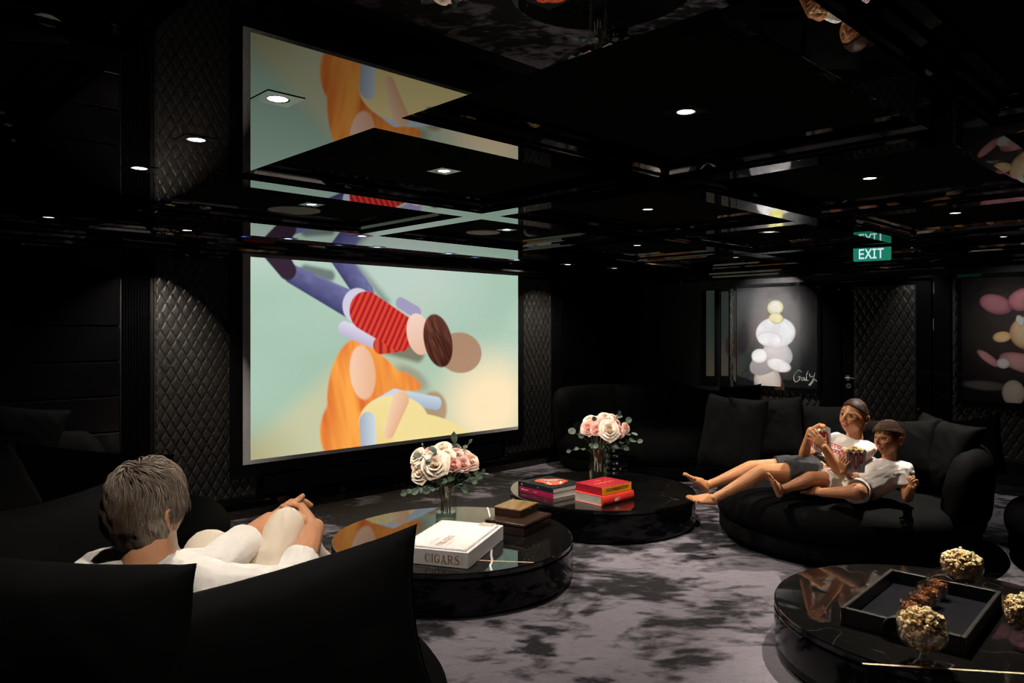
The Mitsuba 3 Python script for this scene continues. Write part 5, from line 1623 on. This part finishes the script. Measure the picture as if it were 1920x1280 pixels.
# ---- the man, seen from behind
def man_figure():
    t = thing('person', 'grey-haired man in white shirt seen from behind, clasping his knee on the near sofa', 'person')
    A = at
    hd = Head(A(275, 964, 1.76), FW * .93 + RT * .30, UP * 1.0 + RT * .02, .208, 5)
    neck, chest, waist, pel = A(282, 1056, 1.74), A(300, 1180, 1.84), A(335, 1310, 1.93), A(350, 1370, 1.98)
    shL, shR = A(194, 1090, 1.77), A(384, 1112, 1.77)
    elL, wrL = A(395, 1068, 2.04), A(505, 978, 2.30)
    elR, wrR = A(545, 1105, 1.98), A(590, 990, 2.26)
    hipL, knL, anL = A(320, 1345, 2.0), A(392, 1042, 2.30), A(530, 1110, 2.42)
    hipR, knR, anR = A(430, 1345, 2.0), A(535, 990, 2.24), A(640, 1130, 2.62)
    b = chain([(neck + (hd.c - neck) * .5, .062), (neck, .064), (chest * .25 + neck * .75, .075)])
    b += [hull([(chest, .13), (shR, .065), (shL, .065), (neck, .055)]), hull([(chest, .14), (waist, .135)]), hull([(waist, .135), (pel, .13), (hipR, .11), (hipL, .11)])]
    b += chain([(shL, .065), (elL, .046), (elL * .6 + wrL * .4, .043), (wrL, .030)]) + chain([(shR, .065), (elR, .046), (elR * .6 + wrR * .4, .043), (wrR, .030)])
    b += chain([(hipL, .10), (knL, .062), (anL, .04)]) + chain([(hipR, .10), (knR, .055), (anR, .04)])
    ex = hd.solid()
    topk = knR + UP * .045
    ex.append(hand(wrL, unit(A(545, 940, 2.42) - wrL), unit(RT * .55 - UP * .75), unit(UP * .4 - FW * .5 - RT * .2), .190, [(.35, .5), (.45, .55), (.5, .6), (.5, .6)], spread=.2, thumb=(.30, .0, .5)))
    ex.append(hand(wrR, unit(A(568, 946, 2.38) - wrR), unit(-RT * .85 + FW * .25 - UP * .25), unit(-FW * .75 - RT * .2), .190, [(.55, .65), (.6, .7), (.6, .75), (.55, .7)], spread=.25, thumb=(.35, .35, .5)))
    ft = anR - UP * .06
    ex.append(foot(ft, ft + unit(FW * .9 + RT * .3) * .25, UP, -RT, .25))
    fl_ = anL - UP * .03
    ex.append(foot(fl_, fl_ + unit(RT * .8 + FW * .4) * .24, UP * .5 - FW * .8, -FW * .1 + UP, .24))
    m, c = skin_mesh(b, ex, (.48, .235, .125), hd, brow=(.25, .22, .2), res=.013)
    p = hd.local(m.vertices)
    beard = sstep(-.12, -.2, p[:, 2]) * sstep(-.05, .08, p[:, 1]) * (np.linalg.norm(p, axis=1) < .72)
    c = c * (1 - .7 * beard[:, None]) + np.array([.45, .43, .40]) * .7 * beard[:, None]
    obj('body', m, 'm_skin', t, smooth=True, color=c, label='tanned skin')
    hd.eyes(t)
    sh = [hull([(chest, .148), (shR, .078), (shL, .078)]), hull([(chest, .158), (waist, .155), (pel, .14)]), hull([(neck * .45 + chest * .55, .105), (shR, .084), (shL, .084), (neck - UP * .020, .072)])]
    sh += [cut(chain([(shL, .078), (elL, .062), (elL * .28 + wrL * .72, .058)]), (elL * .40 + wrL * .60), (elL * .40 + wrL * .60) - elL)] + [cut(chain([(shR, .078), (elR, .062), (elR * .42 + wrR * .58, .056)]), (elR * .55 + wrR * .45), (elR * .55 + wrR * .45) - elR)]
    obj('shirt', cloth(sh, .016, 9, 11, it=5), 'm_shirt', t, smooth=True, label='white shirt with rolled sleeves')
    tr = [hull([(waist, .15), (pel, .15), (hipR, .125), (hipL, .125)])]
    tr += chain([(hipL, .120), (hipL * .4 + knL * .6, .092), (knL, .080), (knL * .5 + anL * .5, .066), (anL, .06)])
    tr += chain([(hipR, .115), (hipR * .4 + knR * .6, .078), (knR, .062), (knR * .5 + anR * .5, .066), (anR, .062)])
    obj('trousers', cloth(tr, .014, 9, 13), 'm_trousers', t, smooth=True, label='cream trousers')
    g = np.random.default_rng(9)
    def hl(d):
        x, y, z = np.abs(d[:, 0]), d[:, 1], d[:, 2]
        back = sstep(.10, -.02, y - .35 * z) * sstep(-.80, -.66, z + .12 * x)
        top = sstep(.55, .68, z + .25 * np.clip(-y + .3, 0, 1))
        ear = np.exp(-((y - .03) / .13) ** 2 - ((z + .05) / .22) ** 2) * sstep(.80, .93, x)
        return np.clip(np.maximum(back, top), 0, 1) * (1 - np.clip(1.5 * ear, 0, 1))
    thk = lambda d: .030 + .025 * sstep(.0, .9, d[:, 2]) + .02 * meshkit.noise(d * np.array([10, 10, 4]) + 2)
    cm = cap(hd, hl, thk)
    cl_ = np.array([[.045, .034, .026]]) * (.5 + .9 * meshkit.noise(hd.local(cm.vertices) * np.array([40, 40, 8])))[:, None]
    obj('hair', cm, 'm_hair', t, smooth=True, color=cl_, label='grey hair')
    rts = g.normal(size=(9000, 3))
    rts /= np.linalg.norm(rts, axis=1, keepdims=True)
    rts = rts[(hl(rts) > .45) & ~((np.abs(rts[:, 0]) > .72) & (rts[:, 1] > -.16) & (rts[:, 1] < .30) & (rts[:, 2] > -.1) & (rts[:, 2] < .50))]
    crown = unit(np.array([-.12, -.25, 1.0]))
    def fl(d):
        dn = -(UP[None] * 1.0) + d * 0
        away = d - crown[None]
        w = sstep(.3, .95, d[:, 2])[:, None]
        swirl = np.cross(np.broadcast_to(crown, d.shape), d)
        frontw = sstep(.05, .5, d[:, 1])[:, None] * w
        f = dn * (1 - w) + (away * 1.0 + swirl * .8) * w
        return f * (1 - frontw) + np.array([[.8, -.25, .35]]) * frontw
    sm, idx = hd.strands(rts, fl, lambda d: .036 + .07 * sstep(.1, .9, d[:, 2]) + .035 * meshkit.noise(d * 7.0), 13, .06, .0085, g, lift=.30, curl=.45)
    v = g.random((len(rts), 1))
    bright = np.clip(.03 + .8 * sstep(.55, .95, np.abs(rts[:, :1])) * (rts[:, 2:3] < .5) + .55 * sstep(-.35, -.7, rts[:, 2:3]) + .30 * sstep(.5, .95, rts[:, 2:3]) + .25 * sstep(.2, .8, rts[:, :1]), 0, 1)
    clump = meshkit.noise(rts * 9.0)[:, None]
    mixw = np.clip(bright * (.1 + 1.2 * v * v + .5 * clump), 0, 1)
    cc = (np.array([[.030, .018, .011]]) * (1 - mixw) + np.array([[.36, .30, .24]]) * mixw)[idx]
    k = obj('strands', sm, 'm_hair', t + '__hair', smooth=True, color=cc)
    labels[k] = {'label': 'strands of silver and brown hair', 'kind': 'stuff'}
man_figure()

# kinds of repeats
for nm, gr in (('downlight', 'recessed ceiling lights'), ('cushion', 'black velvet cushions'), ('round_sofa', 'round black velvet sofas'), ('coffee_table', 'low round black tables'), ('popcorn_bowl', 'popcorn bowls on the table'),
               ('candy_jar', 'glass jars on the tray'), ('quilted_panel', 'quilted leather wall panels'), ('poster', 'posters on the right wall'), ('ceiling_speaker', 'ceiling speaker discs'), ('popcorn_tub', 'popcorn boxes held by the children'), ('vase', 'glass vases with roses')):
    for k in list(labels):
        if '__' not in k and (k == nm or k[:-4] == nm) and 'category' in labels[k]:
            labels[k]['group'] = gr
for k in list(labels):
    if '__' not in k and (k.startswith('rose') or k.startswith('eucalyptus_branch')):
        w = 'before the screen' if 'before the screen' in labels[k]['label'] else 'behind the red books'
        labels[k]['group'] = ('roses' if k.startswith('rose') else 'eucalyptus branches') + ' in the bouquet ' + w
